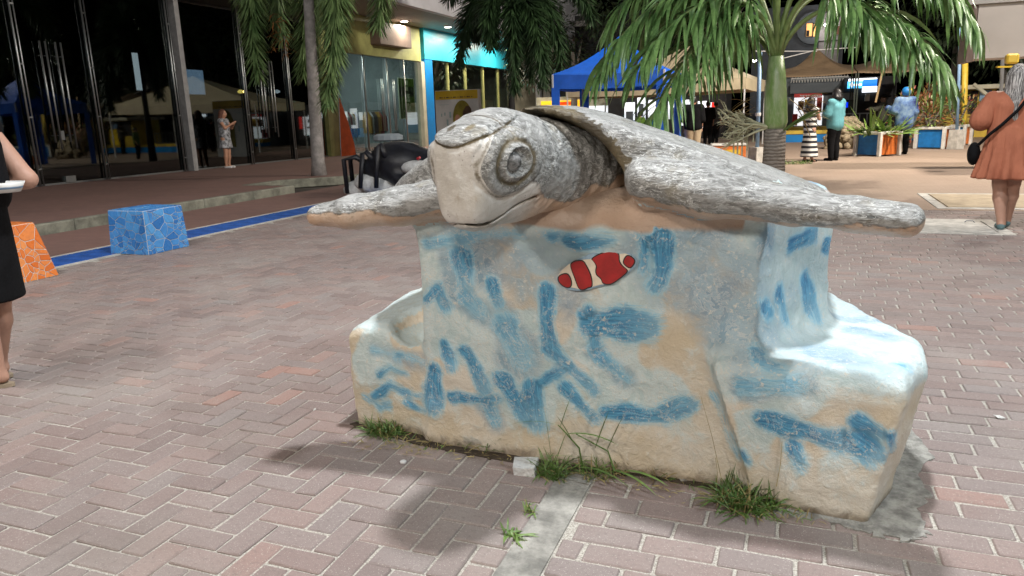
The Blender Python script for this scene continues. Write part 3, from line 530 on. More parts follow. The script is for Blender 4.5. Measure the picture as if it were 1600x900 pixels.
    for i, (nm, mt) in enumerate([('pedestal', 'pedestal'), ('seat', 'pedestal'), ('seat', 'pedestal'), ('shell', 'turtle'), ('chest', 'pedestal'), ('flipper', 'turtle'), ('flipper', 'turtle')]):
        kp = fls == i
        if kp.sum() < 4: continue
        v, q_, n_, a_ = submesh(V, Q, N, at, kp); keys = ('grey', 'dark', 'beak') if mt == 'turtle' else ('blue', 'pale', 'tan', 'dirt_shade', 'wash_shade', 'acr', 'alo')
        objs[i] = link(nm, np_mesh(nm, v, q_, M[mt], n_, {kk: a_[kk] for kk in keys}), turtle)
    return objs, V + np.array(TR)
tobj, tV = build_turtle()
# painted clown fish: thin raised plaster on the pedestal front
fx = [p[0] for p in FISH['body']]; fz = [p[1] for p in FISH['body']]
sel = (tV[:, 0] > min(fx)) & (tV[:, 0] < max(fx)) & (tV[:, 2] > min(fz)) & (tV[:, 2] < max(fz)) & (tV[:, 1] < 2.7); yf = float(np.median(tV[sel, 1]))
print('fish front', yf, float(tV[sel, 1].min()), float(tV[sel, 1].max()))
fm = MB()
def fpoly(poly, y, m, grow=0.0):
    cx = sum(p[0] for p in poly) / len(poly); cz = sum(p[1] for p in poly) / len(poly)
    if grow: poly = [(x + grow * (x - cx) / (math.hypot(x - cx, z - cz) + 1e-6), z + grow * (z - cz) / (math.hypot(x - cx, z - cz) + 1e-6)) for x, z in poly]
    out = []; n = len(poly)
    for i in range(n):                                   # round the outline
        a, b, c = poly[i], poly[(i + 1) % n], poly[(i + 2) % n]
        for t in (0, .33, .66):
            p = tuple((a[k_] * .5 + b[k_] * .5) * (1 - t) ** 2 + 2 * b[k_] * t * (1 - t) + (b[k_] * .5 + c[k_] * .5) * t * t for k_ in (0, 1)); out.append(p)
    fm.cur = m; fm.prism([(x - TR.x, z) for x, z in out], yf + .03 - TR.y, y - TR.y, 'y')
ym = float(np.percentile(tV[sel, 1], 4))
fpoly(FISH['halo'], ym + .0005, 3, -.004); fpoly(FISH['body'], ym - .001, 1)
for nm in ('tail', 'mid', 'main', 'face'):
    fpoly(FISH[nm], ym - .002, 2, .0035); fpoly(FISH[nm], ym - .003, 0, -.001)
fo = fm.build('fish_relief', [M['fish_red'], M['fish_white'], M['fish_black'], M['fish_halo']], tobj[0]); recalc(fo.data); tag(fo, 'red and white clown fish painted on the pedestal front')

# head and neck on a finer grid; local frame: -y is forward
HC = Vector((-.925, 2.235, 1.135)); HY = R(-11)
def build_head():
    h = .0056; lo, hi = (-.27, -.3, -.26), (.34, .66, .24); X, Y, Z = grid(lo, hi, h)
    ck = np.clip((Z + .2) / .29, 0, 1); ck = ck * (2 - ck) * .5 + ck * .5
    skull = ellip(X, Y, Z, (0, .04, .03), (.162, .22, .16))
    bx = X / (.5 + .5 * ck)
    beak = rbox(bx, Y - .5 * np.clip(-.06 - Z, 0, 1) ** 2, Z, (0, -.105, -.025), (.122, .105, .148), .066) * .8
    jaw = capsule(X, Y, Z, (0, -.095, -.135), (0, .1, -.085), .05, .1); neck = capsule(X, Y, Z, (0, .12, -.0), (.1, .56, -.03), .156, .19)
    f = smin(skull, beak, .05); f = smin(f, jaw, .02); f = smin(f, neck, .06)
    def brow_line(x, y): return .098 + .016 * np.cos(np.clip(x, -.13, .13) * 24) * -1 + .02 * sst(np.abs(x), .07, .13) + .35 * np.clip(y + .13, 0, .2)
    def mouth_line(x, y): return -.158 + .075 * sst(y, -.13, .08) + .006 * np.cos(x * 30)
    def eye_e(y, z): return np.sqrt(((y + .08 - (z - .03) * .12) / .112) ** 2 + ((z - .03) / .1) ** 2)
    slit = np.maximum(np.abs(Z - mouth_line(X, Y)) - .005, Y - .08); f = smax(f, -np.maximum(slit, -(f + .016)), .006)
    f = f + .006 * np.exp(-((X - .055) / .03) ** 2 - ((Z + .02) / .07) ** 2) * (Y < -.1) - .005 * np.exp(-(X / .03) ** 2) * (Y < -.12) * (Z < .07)
    ze = brow_line(X, Y); f = f - .0075 * sst(Z - ze, -.003, .005) * sst(-Y, -.1, .0)
    f = f + .006 * np.exp(-((Y + .075 - .25 * X * X) / .006) ** 2) * (Z > .1)
    for s in (-1, 1):
        e = eye_e(Y, Z); side = (X * s > .07)
        f = np.where(side, f - .008 * (1 - sst(e, .93, 1.02)) - .012 * np.exp(-((e - .46) / .07) ** 2) + .004 * np.exp(-((e - .64) / .08) ** 2), f)
        f = np.where(side, f + .014 * np.exp(-(e / .36) ** 2) + .005 * np.exp(-((e - 1.13) / .05) ** 2), f)
    V, Q, N = nets(f, lo, h); nz = vnoise(V, 26, 11) * .5 + vnoise(V, 60, 12) * .35
    x, y, z = V[:, 0], V[:, 1], V[:, 2]
    wr = sst(y, .1, .18) * np.sin((y + .2 * np.abs(z) + vnoise(V, 8, 13) * .035) * 105) * .002 + sst(y, .02, .12) * vnoise(V * np.array([1, 2.6, .7]), 30, 14) * .0035
    V = V + N * (nz * .0035 + wr)[:, None]; N = smoothn(V, Q)
    if (N * (V - np.array([0, .1, 0]))).sum() < 0: N = -N; Q = Q[:, ::-1]
    ze = brow_line(x, y); brow = sst(z - ze, -.004, .004) * sst(-y, -.12, .0)
    ez = eye_e(y, z); ax = np.abs(x); eye = (ax > .065) * (1 - sst(ez, .96, 1.06))
    line = -.06 - .06 * sst(y, .0, .2) + .07 * sst(y, .2, .5); side = sst(z - line + vnoise(V, 14, 15) * .025, -.025, .035) * sst(y, -.04, .03)
    side = np.maximum(side, sst(z, .085, .1) * sst(y, -.12, -.08)); grey = np.clip(np.maximum(np.maximum(brow, side), eye), 0, 1); beakm = 1 - sst(y, .02, .12)
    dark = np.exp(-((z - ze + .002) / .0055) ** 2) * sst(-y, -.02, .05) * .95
    dark = np.maximum(dark, np.exp(-((ez - 1.06) / .05) ** 2) * (ax > .065) * .6); dark = np.maximum(dark, np.where((ez < .97) & (ax > .065), .36 + .4 * np.exp(-((ez - .66) / .09) ** 2) - .4 * np.exp(-((ez - .47) / .06) ** 2), 0)); dark = np.maximum(dark, np.exp(-(ez / .3) ** 2) * (ax > .065) * .8)
    dark = np.maximum(dark, np.exp(-((y + .075 - .25 * x * x) / .007) ** 2) * (z > .1) * .7); dark = np.maximum(dark, np.exp(-((z - mouth_line(x, y)) / .006) ** 2) * (y < .08) * (.35 + .4 * (y < -.1)))
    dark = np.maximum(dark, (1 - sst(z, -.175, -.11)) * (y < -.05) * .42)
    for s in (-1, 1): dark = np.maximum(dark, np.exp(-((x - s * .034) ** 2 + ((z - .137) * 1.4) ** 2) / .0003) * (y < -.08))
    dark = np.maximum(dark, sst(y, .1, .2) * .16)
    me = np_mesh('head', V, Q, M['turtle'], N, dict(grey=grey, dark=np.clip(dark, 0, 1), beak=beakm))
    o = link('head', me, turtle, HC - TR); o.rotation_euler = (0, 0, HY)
    for s in (-1, 1):
        m = MB(); c = Vector((s * .132, -.085, .032)); n, mm = 16, 10
        vs_ = [c + Vector((.03 * math.sin(a) * math.cos(b), .03 * math.sin(a) * math.sin(b), .031 * math.cos(a))) for a in [math.pi * i / mm for i in range(mm + 1)] for b in [2 * math.pi * j / n for j in range(n)]]
        m.add(vs_, [(i * n + j, (i + 1) * n + j, (i + 1) * n + (j + 1) % n, i * n + (j + 1) % n) for i in range(mm) for j in range(n)]); m.build('eye', M['eye_dark'], o, True)
    return o
head = build_head()

# ------------------------------------------------------------------ shop building with glass front along the sidewalk
FX = -15.43
def fac(px, py, x=FX): p = onX(px, py, x); return p.y, p.z
k = NT('dark_glass'); gl = k.n('BsdfGlossy'); gl.inputs['Roughness'].default_value = .025; gl.inputs['Color'].default_value = (.55, .6, .6, 1)
tr = k.n('BsdfTransparent'); tr.inputs['Color'].default_value = (.3, .33, .33, 1); mx = k.n('MixShader'); lw = k.n('LayerWeight'); lw.inputs['Blend'].default_value = .35
k.l(k.ss(lw.outputs['Facing'], 0, 1, .1, .75), mx.inputs[0]); k.l(tr.outputs[0], mx.inputs[1]); k.l(gl.outputs[0], mx.inputs[2]); k.l(mx.outputs[0], k.out.inputs['Surface']); M['glass_dark'] = k.mat
k = NT('clear_glass'); gl = k.n('BsdfGlossy'); gl.inputs['Roughness'].default_value = .02; tr = k.n('BsdfTransparent'); tr.inputs['Color'].default_value = (.72, .78, .76, 1); mx = k.n('MixShader'); lw = k.n('LayerWeight'); lw.inputs['Blend'].default_value = .3
k.l(k.ss(lw.outputs['Facing'], 0, 1, .08, .7), mx.inputs[0]); k.l(tr.outputs[0], mx.inputs[1]); k.l(gl.outputs[0], mx.inputs[2]); k.l(mx.outputs[0], k.out.inputs['Surface']); M['glass_clear'] = k.mat
M['steel'] = pm('brushed_steel', (.34, .36, .36), .38, .12, 30, .05, metal=.9)
M['fin'] = pm('grey_fin', (.28, .28, .28), .6, .2, 5, .1)
M['dark_wall'] = pm('dark_interior', (.03, .03, .032), .9, .3, 2, .1)
M['olive'] = pm('olive_paint', (.34, .35, .13), .55, .2, 2.5, .1)
M['cream_wall'] = pm('cream_wall', (.5, .47, .36), .7, .2, 2, .15)
M['cyan'] = pm('cyan_signboard', (.03, .45, .62), .4, .12, 1.2, .05)
M['blue_col'] = pm('blue_pilaster', (.0, .2, .56), .45, .12, 2, .05)
M['fascia'] = pm('fascia_white', (.7, .71, .76), .6, .12, .7, .1)
M['soffit'] = pm('soffit_grey', (.3, .29, .28), .7, .12, .8, .1)
M['brown_box'] = pm('brown_signbox', (.16, .11, .09), .6, .2, 3, .1)
M['downlight'] = emis('downlight_glow', (1, .93, .8), 14)
M['grey_blue'] = pm('grey_blue_wall', (.22, .26, .29), .7, .15, 2, .1)
B0 = Vector((FX, 20, 0)); bld = empty('shop_building', B0, 0, 'dark glass fronted shop building with white roof edge and cyan sign band', 'building')
def L(x0, x1, y0, y1, z0, z1, nm, mat, par=None, bev=0.0):
    return MB().bb(x0 - B0.x, x1 - B0.x, y0 - B0.y, y1 - B0.y, z0, z1, bev).build(nm, mat, par or bld)
ZS = 5.12
L(-22.5, -12.87, -4, 47, ZS + .01, ZS + .2, 'soffit', M['soffit']); L(-12.86, -12.6, -4, 47, ZS - .02, 9.5, 'fascia', M['fascia'])
L(-22.5, FX - .05, -4, 47, .0, .128, 'floor', M['dark_wall']); L(-22.6, -22.5, -4, 47, .13, ZS, 'back_wall', M['dark_wall']); L(-22.5, FX, -4.1, -4, .13, ZS, 'end_wall', M['dark_wall'])
L(-22.5, FX - .12, 22.55, 22.65, .13, ZS, 'partition', M['dark_wall']); L(-22.5, FX - .12, 29.6, 29.72, .13, ZS, 'partition', M['grey_blue']); L(-22.5, FX - .12, 41, 41.1, .13, ZS, 'partition', M['cream_wall'])
rodm = {}
def rod(y, z0, z1, r=.022, x=FX + .07, nm='mullion_rod', par=None): return MB().tube([(x - B0.x, y - B0.y, z0), (x - B0.x, y - B0.y, z1)], r, 8).build(nm, M['steel'], par or bld, True)
def mullion(y, w=.09):
    a = rod(y - w / 2, .13, ZS); rod(y + w / 2, .13, ZS, .016)
    for z in (.5, 1.6, 2.7, 3.9): MB().box((FX + .07 - B0.x, y - B0.y, z), (.05, w, .03)).build('mullion_bracket', M['steel'], a)
# glass bays
my = [2.6, 5.0, 7.4, 9.7, 11.45, 13.15, 15.9, 18.3, 20.4, 22.3]
for a, b in zip(my[:-1], my[1:]): L(FX - .012, FX, a + .03, b - .03, .15, ZS - .05, 'glass_pane', M['glass_dark'])
for y in my[:-1]:
    if y != 15.9: mullion(y, .085)
L(FX - .05, FX + .25, 15.72, 15.88, .13, ZS, 'grey_fin', M['fin'], None, .01); mullion(15.62, .08); L(FX - .03, FX + .02, 2.6, 22.3, .13, .17, 'floor_rail', M['steel'])
for (ya, yb) in ((11.93, 12.06), (12.3, 12.43), (19.0, 19.13), (19.45, 19.58)):
    for y, z0, z1 in ((ya, 1.05, 3.2), (yb, .85, 3.2)):
        hd = rod(y, z0 if y == ya else .9, z1, .02, FX + .09, 'door_pull')
        for z in (1.2, 2.9): MB().tube([(FX - B0.x, y - B0.y, z), (FX + .09 - B0.x, y - B0.y, z)], .012, 6).build('pull_bracket', M['steel'], hd)
L(FX + .0, FX + .06, 12.05, 12.3, .16, .3, 'door_lock', M['steel']); L(FX + .01, FX + .05, 12.1, 12.2, 1.1, 1.3, 'door_lock', M['steel'])
# second shop: olive frame, sign box, glass doors
L(FX - .1, FX + .12, 22.32, 23.0, .13, 3.72, 'olive_column', M['olive']); L(FX - .1, FX + .1, 22.3, 29.55, 3.73, ZS, 'olive_band', M['olive'])
L(FX + .1, FX + .55, 25.5, 27.95, 4.12, 4.95, 'sign_box', M['brown_box'], None, .02); L(FX - .1, FX + .16, 29.42, 29.72, .13, 3.72, 'cream_pilaster', M['cream_wall'])
for a, b in ((23.02, 24.9), (24.95, 26.6), (26.65, 28.0), (28.05, 29.4)): L(FX - .012, FX, a, b, .15, 3.72, 'glass_pane', M['glass_clear'])
for y in (24.92, 26.62, 28.02): rod(y, .13, 3.72, .03)
for y in (26.1, 26.22, 27.0, 27.12): rod(y, .9, 2.9, .02, FX + .09, 'door_pull')
# third shop: cyan band and blue pilaster
L(FX - .1, FX + .18, 29.73, 30.45, .13, 3.84, 'blue_pilaster', M['blue_col']); L(FX - .1, FX + .2, 29.73, 40.3, 3.85, ZS, 'cyan_band', M['cyan'])
ys3 = [30.46, 32.3, 34.3, 36.5, 38.6, 40.3]
for a, b in zip(ys3[:-1], ys3[1:]): L(FX - .012, FX, a + .03, b - .03, .15, 3.84, 'glass_pane', M['glass_clear'])
for y in ys3[1:]: L(FX - .04, FX + .06, y - .06, y + .06, .13, 3.84, 'frame_post', M['olive'])
L(FX - .1, FX + .1, 40.32, 47, .13, ZS, 'beige_wall', M['cream_wall']); L(FX - .2, FX + 3.2, 46.6, 47, .13, 9, 'end_pier', M['cream_wall'])
# ceiling downlights
def downlight(x, y, w):
    t = empty('downlight', (x, y, ZS), 0, None, 'downlight'); MB().lathe((0, 0, -.035), [(.02, .0), (.16, .0), (.17, .02), (.17, .05)], 16).build('rim', M['fascia'], t, True); MB().lathe((0, 0, -.045), [(.0, 0), (.14, 0), (.14, .009)], 16).build('lens', M['downlight'], t)
    ld = bpy.data.lights.new('downlight_light', 'AREA'); ld.shape = 'DISK'; ld.size = .25; ld.energy = w; ld.color = (1, .9, .72); o = bpy.data.objects.new('downlight_light', ld); COL.objects.link(o); o.parent = t; o.location = (0, 0, -.07); return t
for (x, y, w), lab in zip(((-14.75, 27.2, 110), (-14.15, 29.9, 170), (-14.15, 33.0, 170), (-14.2, 37.0, 170)), ('first glowing downlight in front of the brown sign box', 'glowing downlight above the olive and cyan seam', 'glowing downlight over the cyan band left of the dark palm', 'glowing downlight farthest along the soffit')): tag(downlight(x, y, w), lab)
# things inside and on the shop fronts
M['poster_green'] = pm('poster_green', (.06, .13, .012), .5, .2, 3, .02); M['poster_pale'] = pm('poster_pale', (.55, .62, .48), .6, .1, 5, .02); M['poster_dark'] = pm('poster_dark', (.012, .02, .01), .5, .2, 5, .02)
def text(s, size, parent, mat, loc, rot, nm='lettering', ext=.003, align='CENTER'):
    c = bpy.data.curves.new(nm, 'FONT'); c.body = s; c.size = size; c.extrude = ext; c.align_x = align; c.align_y = 'CENTER'; c.resolution_u = 2
    o = bpy.data.objects.new(nm, c); COL.objects.link(o); dg = bpy.context.evaluated_depsgraph_get(); me = bpy.data.meshes.new_from_object(o.evaluated_get(dg)); bpy.data.objects.remove(o)
    me.materials.clear(); me.materials.append(mat); q = link(nm, me, parent, loc); q.rotation_euler = rot; return q
gy0, gz1 = fac(623, 122); gy1, gz0 = fac(652, 184); RX = (R(90), 0, R(90))
t = empty('sale_poster', (FX - .06, (gy0 + gy1) / 2, gz0), 0, 'dark green framed sale poster inside the shop window by the cream pilaster', 'poster'); w = (gy1 - gy0) / 2 * .92; hh = gz1 - gz0
MB().bb(-.02, 0, -w, w, 0, hh).build('sheet', M['poster_green'], t); fr = MB()
for a in ((-w - .03, -w, -.03, hh + .03), (w, w + .03, -.03, hh + .03), (-w, w, -.03, 0), (-w, w, hh, hh + .03)): fr.bb(-.03, .012, a[0], a[1], a[2], a[3])
fr.build('frame', M['poster_pale'], t); MB().bb(0, .004, -w * .95, w * .95, hh * .55, hh * .8).build('dark_panel', M['poster_dark'], t)
text('50!', .48, t, M['poster_pale'], (.006, 0, hh * .25), RX); pb = MB()
for a, b, c, d in ((-.12, .12, .84, .96), (-.1, .1, .7, .8), (-.22, -.02, .5, .62), (.02, .22, .5, .62), (-.22, .24, .42, .48), (-.25, .25, .05, .065)): pb.bb(.004, .008, a, b, hh * c, hh * d)
pb.build('printed_marks', M['poster_pale'], t)
cols = [((.3, .33, .36), 'grey'), ((.05, .1, .28), 'blue'), ((.5, .5, .52), 'white'), ((.35, .2, .03), 'ochre'), ((.25, .03, .05), 'red'), ((.06, .2, .22), 'teal'), ((.4, .42, .5), 'pale'), ((.03, .03, .04), 'black')]
M['garments'] = [pm('garment_' + n, c, .85, .3, 8, .2) for c, n in cols]
def rack(x, y, lab):
    t = empty('clothes_rack', (x, y, .13), 0, lab, 'clothes rack'); f = MB()
    for s in (-.7, .7): f.tube([(0, s, 0), (0, s, 1.6)], .02, 6)
    f.tube([(0, -.72, 1.6), (0, .72, 1.6)], .018, 6); f.build('frame', M['steel'], t)
    for i in range(9):
        yy = -.62 + i * .155; g = MB(); zz = random.uniform(.5, .8); g.prism([(-.22, zz), (.22, zz), (.2, 1.35), (.06, 1.55), (-.06, 1.55), (-.2, 1.35)], yy - .05, yy + .05, 'y'); g.build('garment', random.choice(M['garments']), t)
rack(-16.9, 24.4, 'clothes rack inside the olive shop nearest its column'); rack(-17.3, 26.4, 'clothes rack inside the olive shop behind the glass door'); rack(-17.0, 28.2, 'clothes rack inside the olive shop below the sale poster')
ld = bpy.data.lights.new('shop_lamp_light', 'AREA'); ld.size = .5; ld.energy = 240; ld.color = (.9, 1, .95)
t = empty('shop_ceiling_lamp', (-18.0, 26.2, 4.8), 0, 'flat ceiling lamp inside the olive shop', 'lamp'); MB().bb(-.5, .5, -.5, .5, .0, .06).build('housing', M['fascia'], t); MB().bb(-.45, .45, -.45, .45, -.012, -.002).build('diffuser', M['downlight'], t); o = bpy.data.objects.new('shop_lamp_light', ld); COL.objects.link(o); o.parent = t; o.location = (0, 0, -.05)
# orange banner leaning in front of the olive column
M['orange_cloth'] = pm('orange_cloth', (.62, .09, .012), .7, .2, 4, .2)
t = empty('orange_flag', onX(545, 243, -14.9), 0, 'orange triangular feather flag beside the olive column', 'flag'); q = t.location
P_ = [onX(x, y, -14.9) - q for x, y in ((529, 150), (534, 165), (543, 190), (553, 225), (556, 243), (533, 246))]; MB().prism([(p.y, p.z) for p in P_], -.02, .02, 'x').build('cloth', M['orange_cloth'], t); recalc(t.children[0].data)
MB().tube([(0, P_[0].y, P_[0].z + .1), (0, P_[5].y, -.15)], .018, 6).build('pole', M['pole_steel'], t)
# free-standing advertising board
Yb = 23.0; a = onY(679, 142, Yb); b = onY(747, 146, Yb); t = empty('advertising_board', ((a.x + b.x) / 2, Yb, .0), 0, 'white advertising board with yellow header and arched picture', 'signboard'); w = (b.x - a.x) / 2; ht = a.z
M['ad_yellow'] = pm('ad_yellow', (.62, .42, .03), .5, .12, 3, .02); M['ad_white'] = pm('ad_white', (.6, .6, .58), .5, .08, 3, .02); M['ad_olive'] = pm('ad_olive_picture', (.26, .22, .03), .5, .35, 3, .02); M['ad_brown'] = pm('ad_brown', (.09, .05, .03), .5, .3, 5, .02); M['ad_skin'] = pm('ad_skin', (.5, .26, .16), .5, .2, 5, .02); M['ad_teal'] = pm('ad_teal', (.3, .42, .42), .5, .2, 5, .02)
MB().bb(-w, w, 0, .22, 0.0, ht, .01).build('panel', M['ad_white'], t); MB().bb(-w + .02, w - .02, -.006, 0.004, ht - .3, ht - .02).build('header', M['ad_yellow'], t)
MB().bb(-w - .03, -w - .002, .0, .24, 0, ht).build('side_board', M['ad_brown'], t)
oc, orx = w * .25, w * .44
MB().prism([(oc + orx * math.cos(i * math.pi / 14), ht - .92 + .58 * math.sin(i * math.pi / 14)) for i in range(15)] + [(oc - orx, .5), (oc + orx, .5)], -.008, .002, 'y').build('picture', M['ad_olive'], t); recalc(t.children[-1].data)
pf = MB(); pf.prism([(oc - .18 + .1 * math.cos(i), ht - .95 + .16 * math.sin(i)) for i in np.linspace(0, 2 * math.pi, 12, False)], -.012, .0, 'y'); pf.prism([(oc + .22 + .08 * math.cos(i), ht - .95 + .16 * math.sin(i)) for i in np.linspace(0, 2 * math.pi, 12, False)], -.012, .0, 'y'); recalc(pf.build('picture_figures', M['ad_skin'], t).data)
ph = MB(); ph.prism([(oc + .2 + .14 * math.cos(i), ht - .72 + .2 * math.sin(i)) for i in np.linspace(0, 2 * math.pi, 12, False)], -.010, .0, 'y'); ph.prism([(oc + .06 + .06 * math.cos(i), ht - .9 + .25 * math.sin(i)) for i in np.linspace(0, 2 * math.pi, 12, False)], -.010, .0, 'y'); recalc(ph.build('picture_hair', M['ad_brown'], t).data)
pk = MB()
for a_ in ((-w * .8, -w * .35, .46, .47), (-w * .36, -w * .28, .7, .9), (-w * .75, -w * .7, .75, .85), (-w * .6, -w * .54, .72, .82), (-w * .5, -w * .42, .95, 1.15)): pk.bb(a_[0], a_[1], -.004, .002, ht - a_[3], ht - a_[2])
pk.build('printed_marks', M['ad_teal'], t); hb_ = MB()
for i in range(15): hb_.bb(-w * .78 + i * w * .105, -w * .78 + i * w * .105 + w * (.04 + .045 * (i % 3 == 0)), -.01, 0, ht - .255, ht - .215)
hb_.build('header_print', M['ad_brown'], t)
# blue screen on the end wall of the arcade
a, b = onY(797, 142, 44), onY(819, 161, 44); t = empty('wall_screen', ((a.x + b.x) / 2, 44, b.z), 0, 'small glowing blue screen right of the dark palm trunk', 'screen')
M['screen_blue'] = emis('screen_blue', (.0, .03, .9), 1.1); MB().bb(-(b.x - a.x) / 2 - .05, (b.x - a.x) / 2 + .05, 0, .12, -.05, a.z - b.z + .05).build('casing', M['dark_wall'], t); MB().bb(-(b.x - a.x) / 2, (b.x - a.x) / 2, -.012, -.002, 0, a.z - b.z).build('display', M['screen_blue'], t)
pw = empty('cream_pavilion', (onY(830, 150, 44.3).x, 44.3, 0), 0, 'cream walled pavilion behind the dark palm with a white end wall', 'building')
for (x0, x1, nm, mt, dy) in ((775, 838, 'wall', 'cream_wall', 0), (834, 841, 'corner_post', 'fascia', -.15), (840, 930, 'white_wall', 'ad_white', .6)):
    a, b = onY(x0, 60, 44.3).x - pw.location.x, onY(x1, 60, 44.3).x - pw.location.x; MB().bb(a, b, .25 + dy, .6 + dy, 0, 6.3 if nm != 'white_wall' else 5.0).build(nm, M[mt], pw)
MB().bb(-3.5, 4, -.6, 3, 6.3, 6.6).build('roof', M['soffit'], pw)

# reflections in the hall glass, built as glowing things hung behind it
M['tv_glow'] = emis('tv_glow', (.45, .65, .95), 1.6); M['tv_red'] = emis('tv_red', (.9, .35, .2), 1.2); M['tube_glow'] = emis('tube_glow', (.85, .92, 1), 2.5); M['amber_glow'] = emis('amber_glow', (1, .7, .15), 6)
XI = -17.2
def inside(px, py): return onX(px, py, XI)
p = inside(297, 128); t = empty('tv_reflection', p, 0, 'glowing screen standing in for a reflection in the dark glass', 'tv_reflection'); MB().bb(-.08, 0, -.62, .62, -.4, .4, .02).build('casing', M['dark_wall'], t); MB().bb(.001, .006, -.57, .57, -.36, .36).build('display', M['tv_glow'], t); MB().bb(.007, .01, -.5, -.1, -.3, -.02).build('picture_patch', M['tv_red'], t); MB().bb(-.05, -.01, -.05, .05, .4, ZS - p.z).build('ceiling_bracket', M['steel'], t)
p = inside(214, 112); t = empty('sign_reflection', p, 0, 'narrow upright glow standing in for a sign reflected in the glass', 'light box'); MB().bb(-.08, 0, -.13, .13, -.55, .55, .02).build('casing', M['dark_wall'], t); MB().bb(.001, .006, -.1, .1, -.5, .5).build('panel', M['tube_glow'], t); MB().bb(-.05, -.02, -.02, .02, .55, ZS - p.z).build('hanger', M['steel'], t)
for px, py, lab, mt in ((376, 143, 'small amber glow for a light reflected beside the woman in the print dress', 'amber_glow'), (462, 203, 'small white glow for headlights reflected left of the grey palm trunk', 'tube_glow'), (433, 143, 'pinpoint white glow for a light reflected high in the glass', 'tube_glow')):
    p = inside(px, py); t = empty('lamp_reflection', p, 0, lab, 'lamp'); MB().lathe((0, 0, -.06), [(.02, 0), (.09, .02), (.1, .07), (.04, .12)], 10).build('glow', M[mt], t, True); MB().tube([(0, 0, .05), (0, 0, ZS - p.z)], .012, 6).build('cord', M['dark_wall'], t)

# ------------------------------------------------------------------ palms
def leaf_mat(name, c1, c2, rough=.4):
    k = NT(name); oi = k.n('ObjectInfo').outputs['Random']; ge = k.n('NewGeometry').outputs['Position']; n = k.noise(3.5, 4, .6, ge); n2 = k.noise(30, 2, .6, ge)
    col = k.mix(k.ss(n, .3, .7), c1, c2); col = k.mix(k.ss(n2, .5, .75, 0, .5), col, tuple(x * 1.5 for x in c2)); k.base(col).rough(rough)
    k.b.inputs['Subsurface Weight'].default_value = 0; k.b.inputs['Transmission Weight'].default_value = 0; return k.mat
M['frond'] = leaf_mat('palm_leaf', (.052, .125, .035), (.155, .28, .09), .36); M['frond_shaded'] = leaf_mat('palm_leaf_shaded', (.012, .03, .012), (.03, .065, .022), .5)
M['frond_fox'] = leaf_mat('foxtail_leaf', (.055, .11, .035), (.16, .24, .09), .45); M['petiole'] = pm('petiole_green', (.17, .24, .08), .45, .25, 6, .1)
M['dry_leaf'] = leaf_mat('dry_leaf', (.16, .1, .03), (.25, .17, .06), .7)
k = NT('ringed_trunk'); w = k.n('TexWave', wave_type='BANDS', bands_direction='Z'); k.l(k.co(), w.inputs[0]); w.inputs['Scale'].default_value = 5.5; w.inputs['Distortion'].default_value = 5.0; w.inputs['Detail'].default_value = 4; n = k.noise(12, 5)
col = k.mix(k.ss(w.outputs[1], .1, .5), (.14, .12, .1), (.26, .23, .2)); col = k.mix(k.ss(n, .45, .7, 0, .6), col, (.14, .115, .095)); k.base(col).rough(.9); k.bump(k.math('ADD', w.outputs[1], n), .6, .02); M['trunk'] = k.mat
k = NT('crownshaft_green'); n = k.noise(3, 5, .6, k.map((3, 3, .7))); n2 = k.noise(20, 3, .6, k.map((4, 4, .6))); col = k.mix(k.ss(n, .35, .65), (.15, .26, .07), (.3, .38, .2)); col = k.mix(k.ss(n2, .5, .7, 0, .5), col, (.38, .42, .3)); k.base(col).rough(.4); M['crownshaft'] = k.mat
def bez(P, t):
    P = [Vector(p) for p in P]
    while len(P) > 1: P = [a.lerp(b, t) for a, b in zip(P[:-1], P[1:])]
    return P[0]
def blade(m, p, d, L, w, droop, seg=4, rng=random):
    """one leaflet: a tapering strip folded along its midrib that sags under its weight"""
    d = d.normalized(); q = p.copy(); side = d.cross(Vector((0, 0, 1)))
    if side.length < .05: side = Vector((1, 0, 0))
    side.normalize(); tw = rng.uniform(-.6, .6); vs_ = []
    for i in range(seg + 1):
        t = i / seg; ww = w * (.55 + 1.6 * t) * (1 - t) ** .75 if i else w * .4
        n = side.cross(d).normalized(); s2 = (side * math.cos(tw) + n * math.sin(tw)).normalized()
        vs_ += [q - s2 * ww, q + n * ww * .25 - n * 0, q + s2 * ww] if i < seg else [q]
        d = (d + Vector((0, 0, -1)) * droop / seg).normalized(); q = q + d * (L / seg); side = d.cross(Vector((0, 0, 1))) if abs(d.z) < .97 else side; side.normalize()
    fs = []
    for i in range(seg - 1):
        a = i * 3; fs += [(a, a + 1, a + 4, a + 3), (a + 1, a + 2, a + 5, a + 4)]
    a = (seg - 1) * 3; e = seg * 3; fs += [(a, a + 1, e), (a + 1, a + 2, e)]
    m.add(vs_, fs)
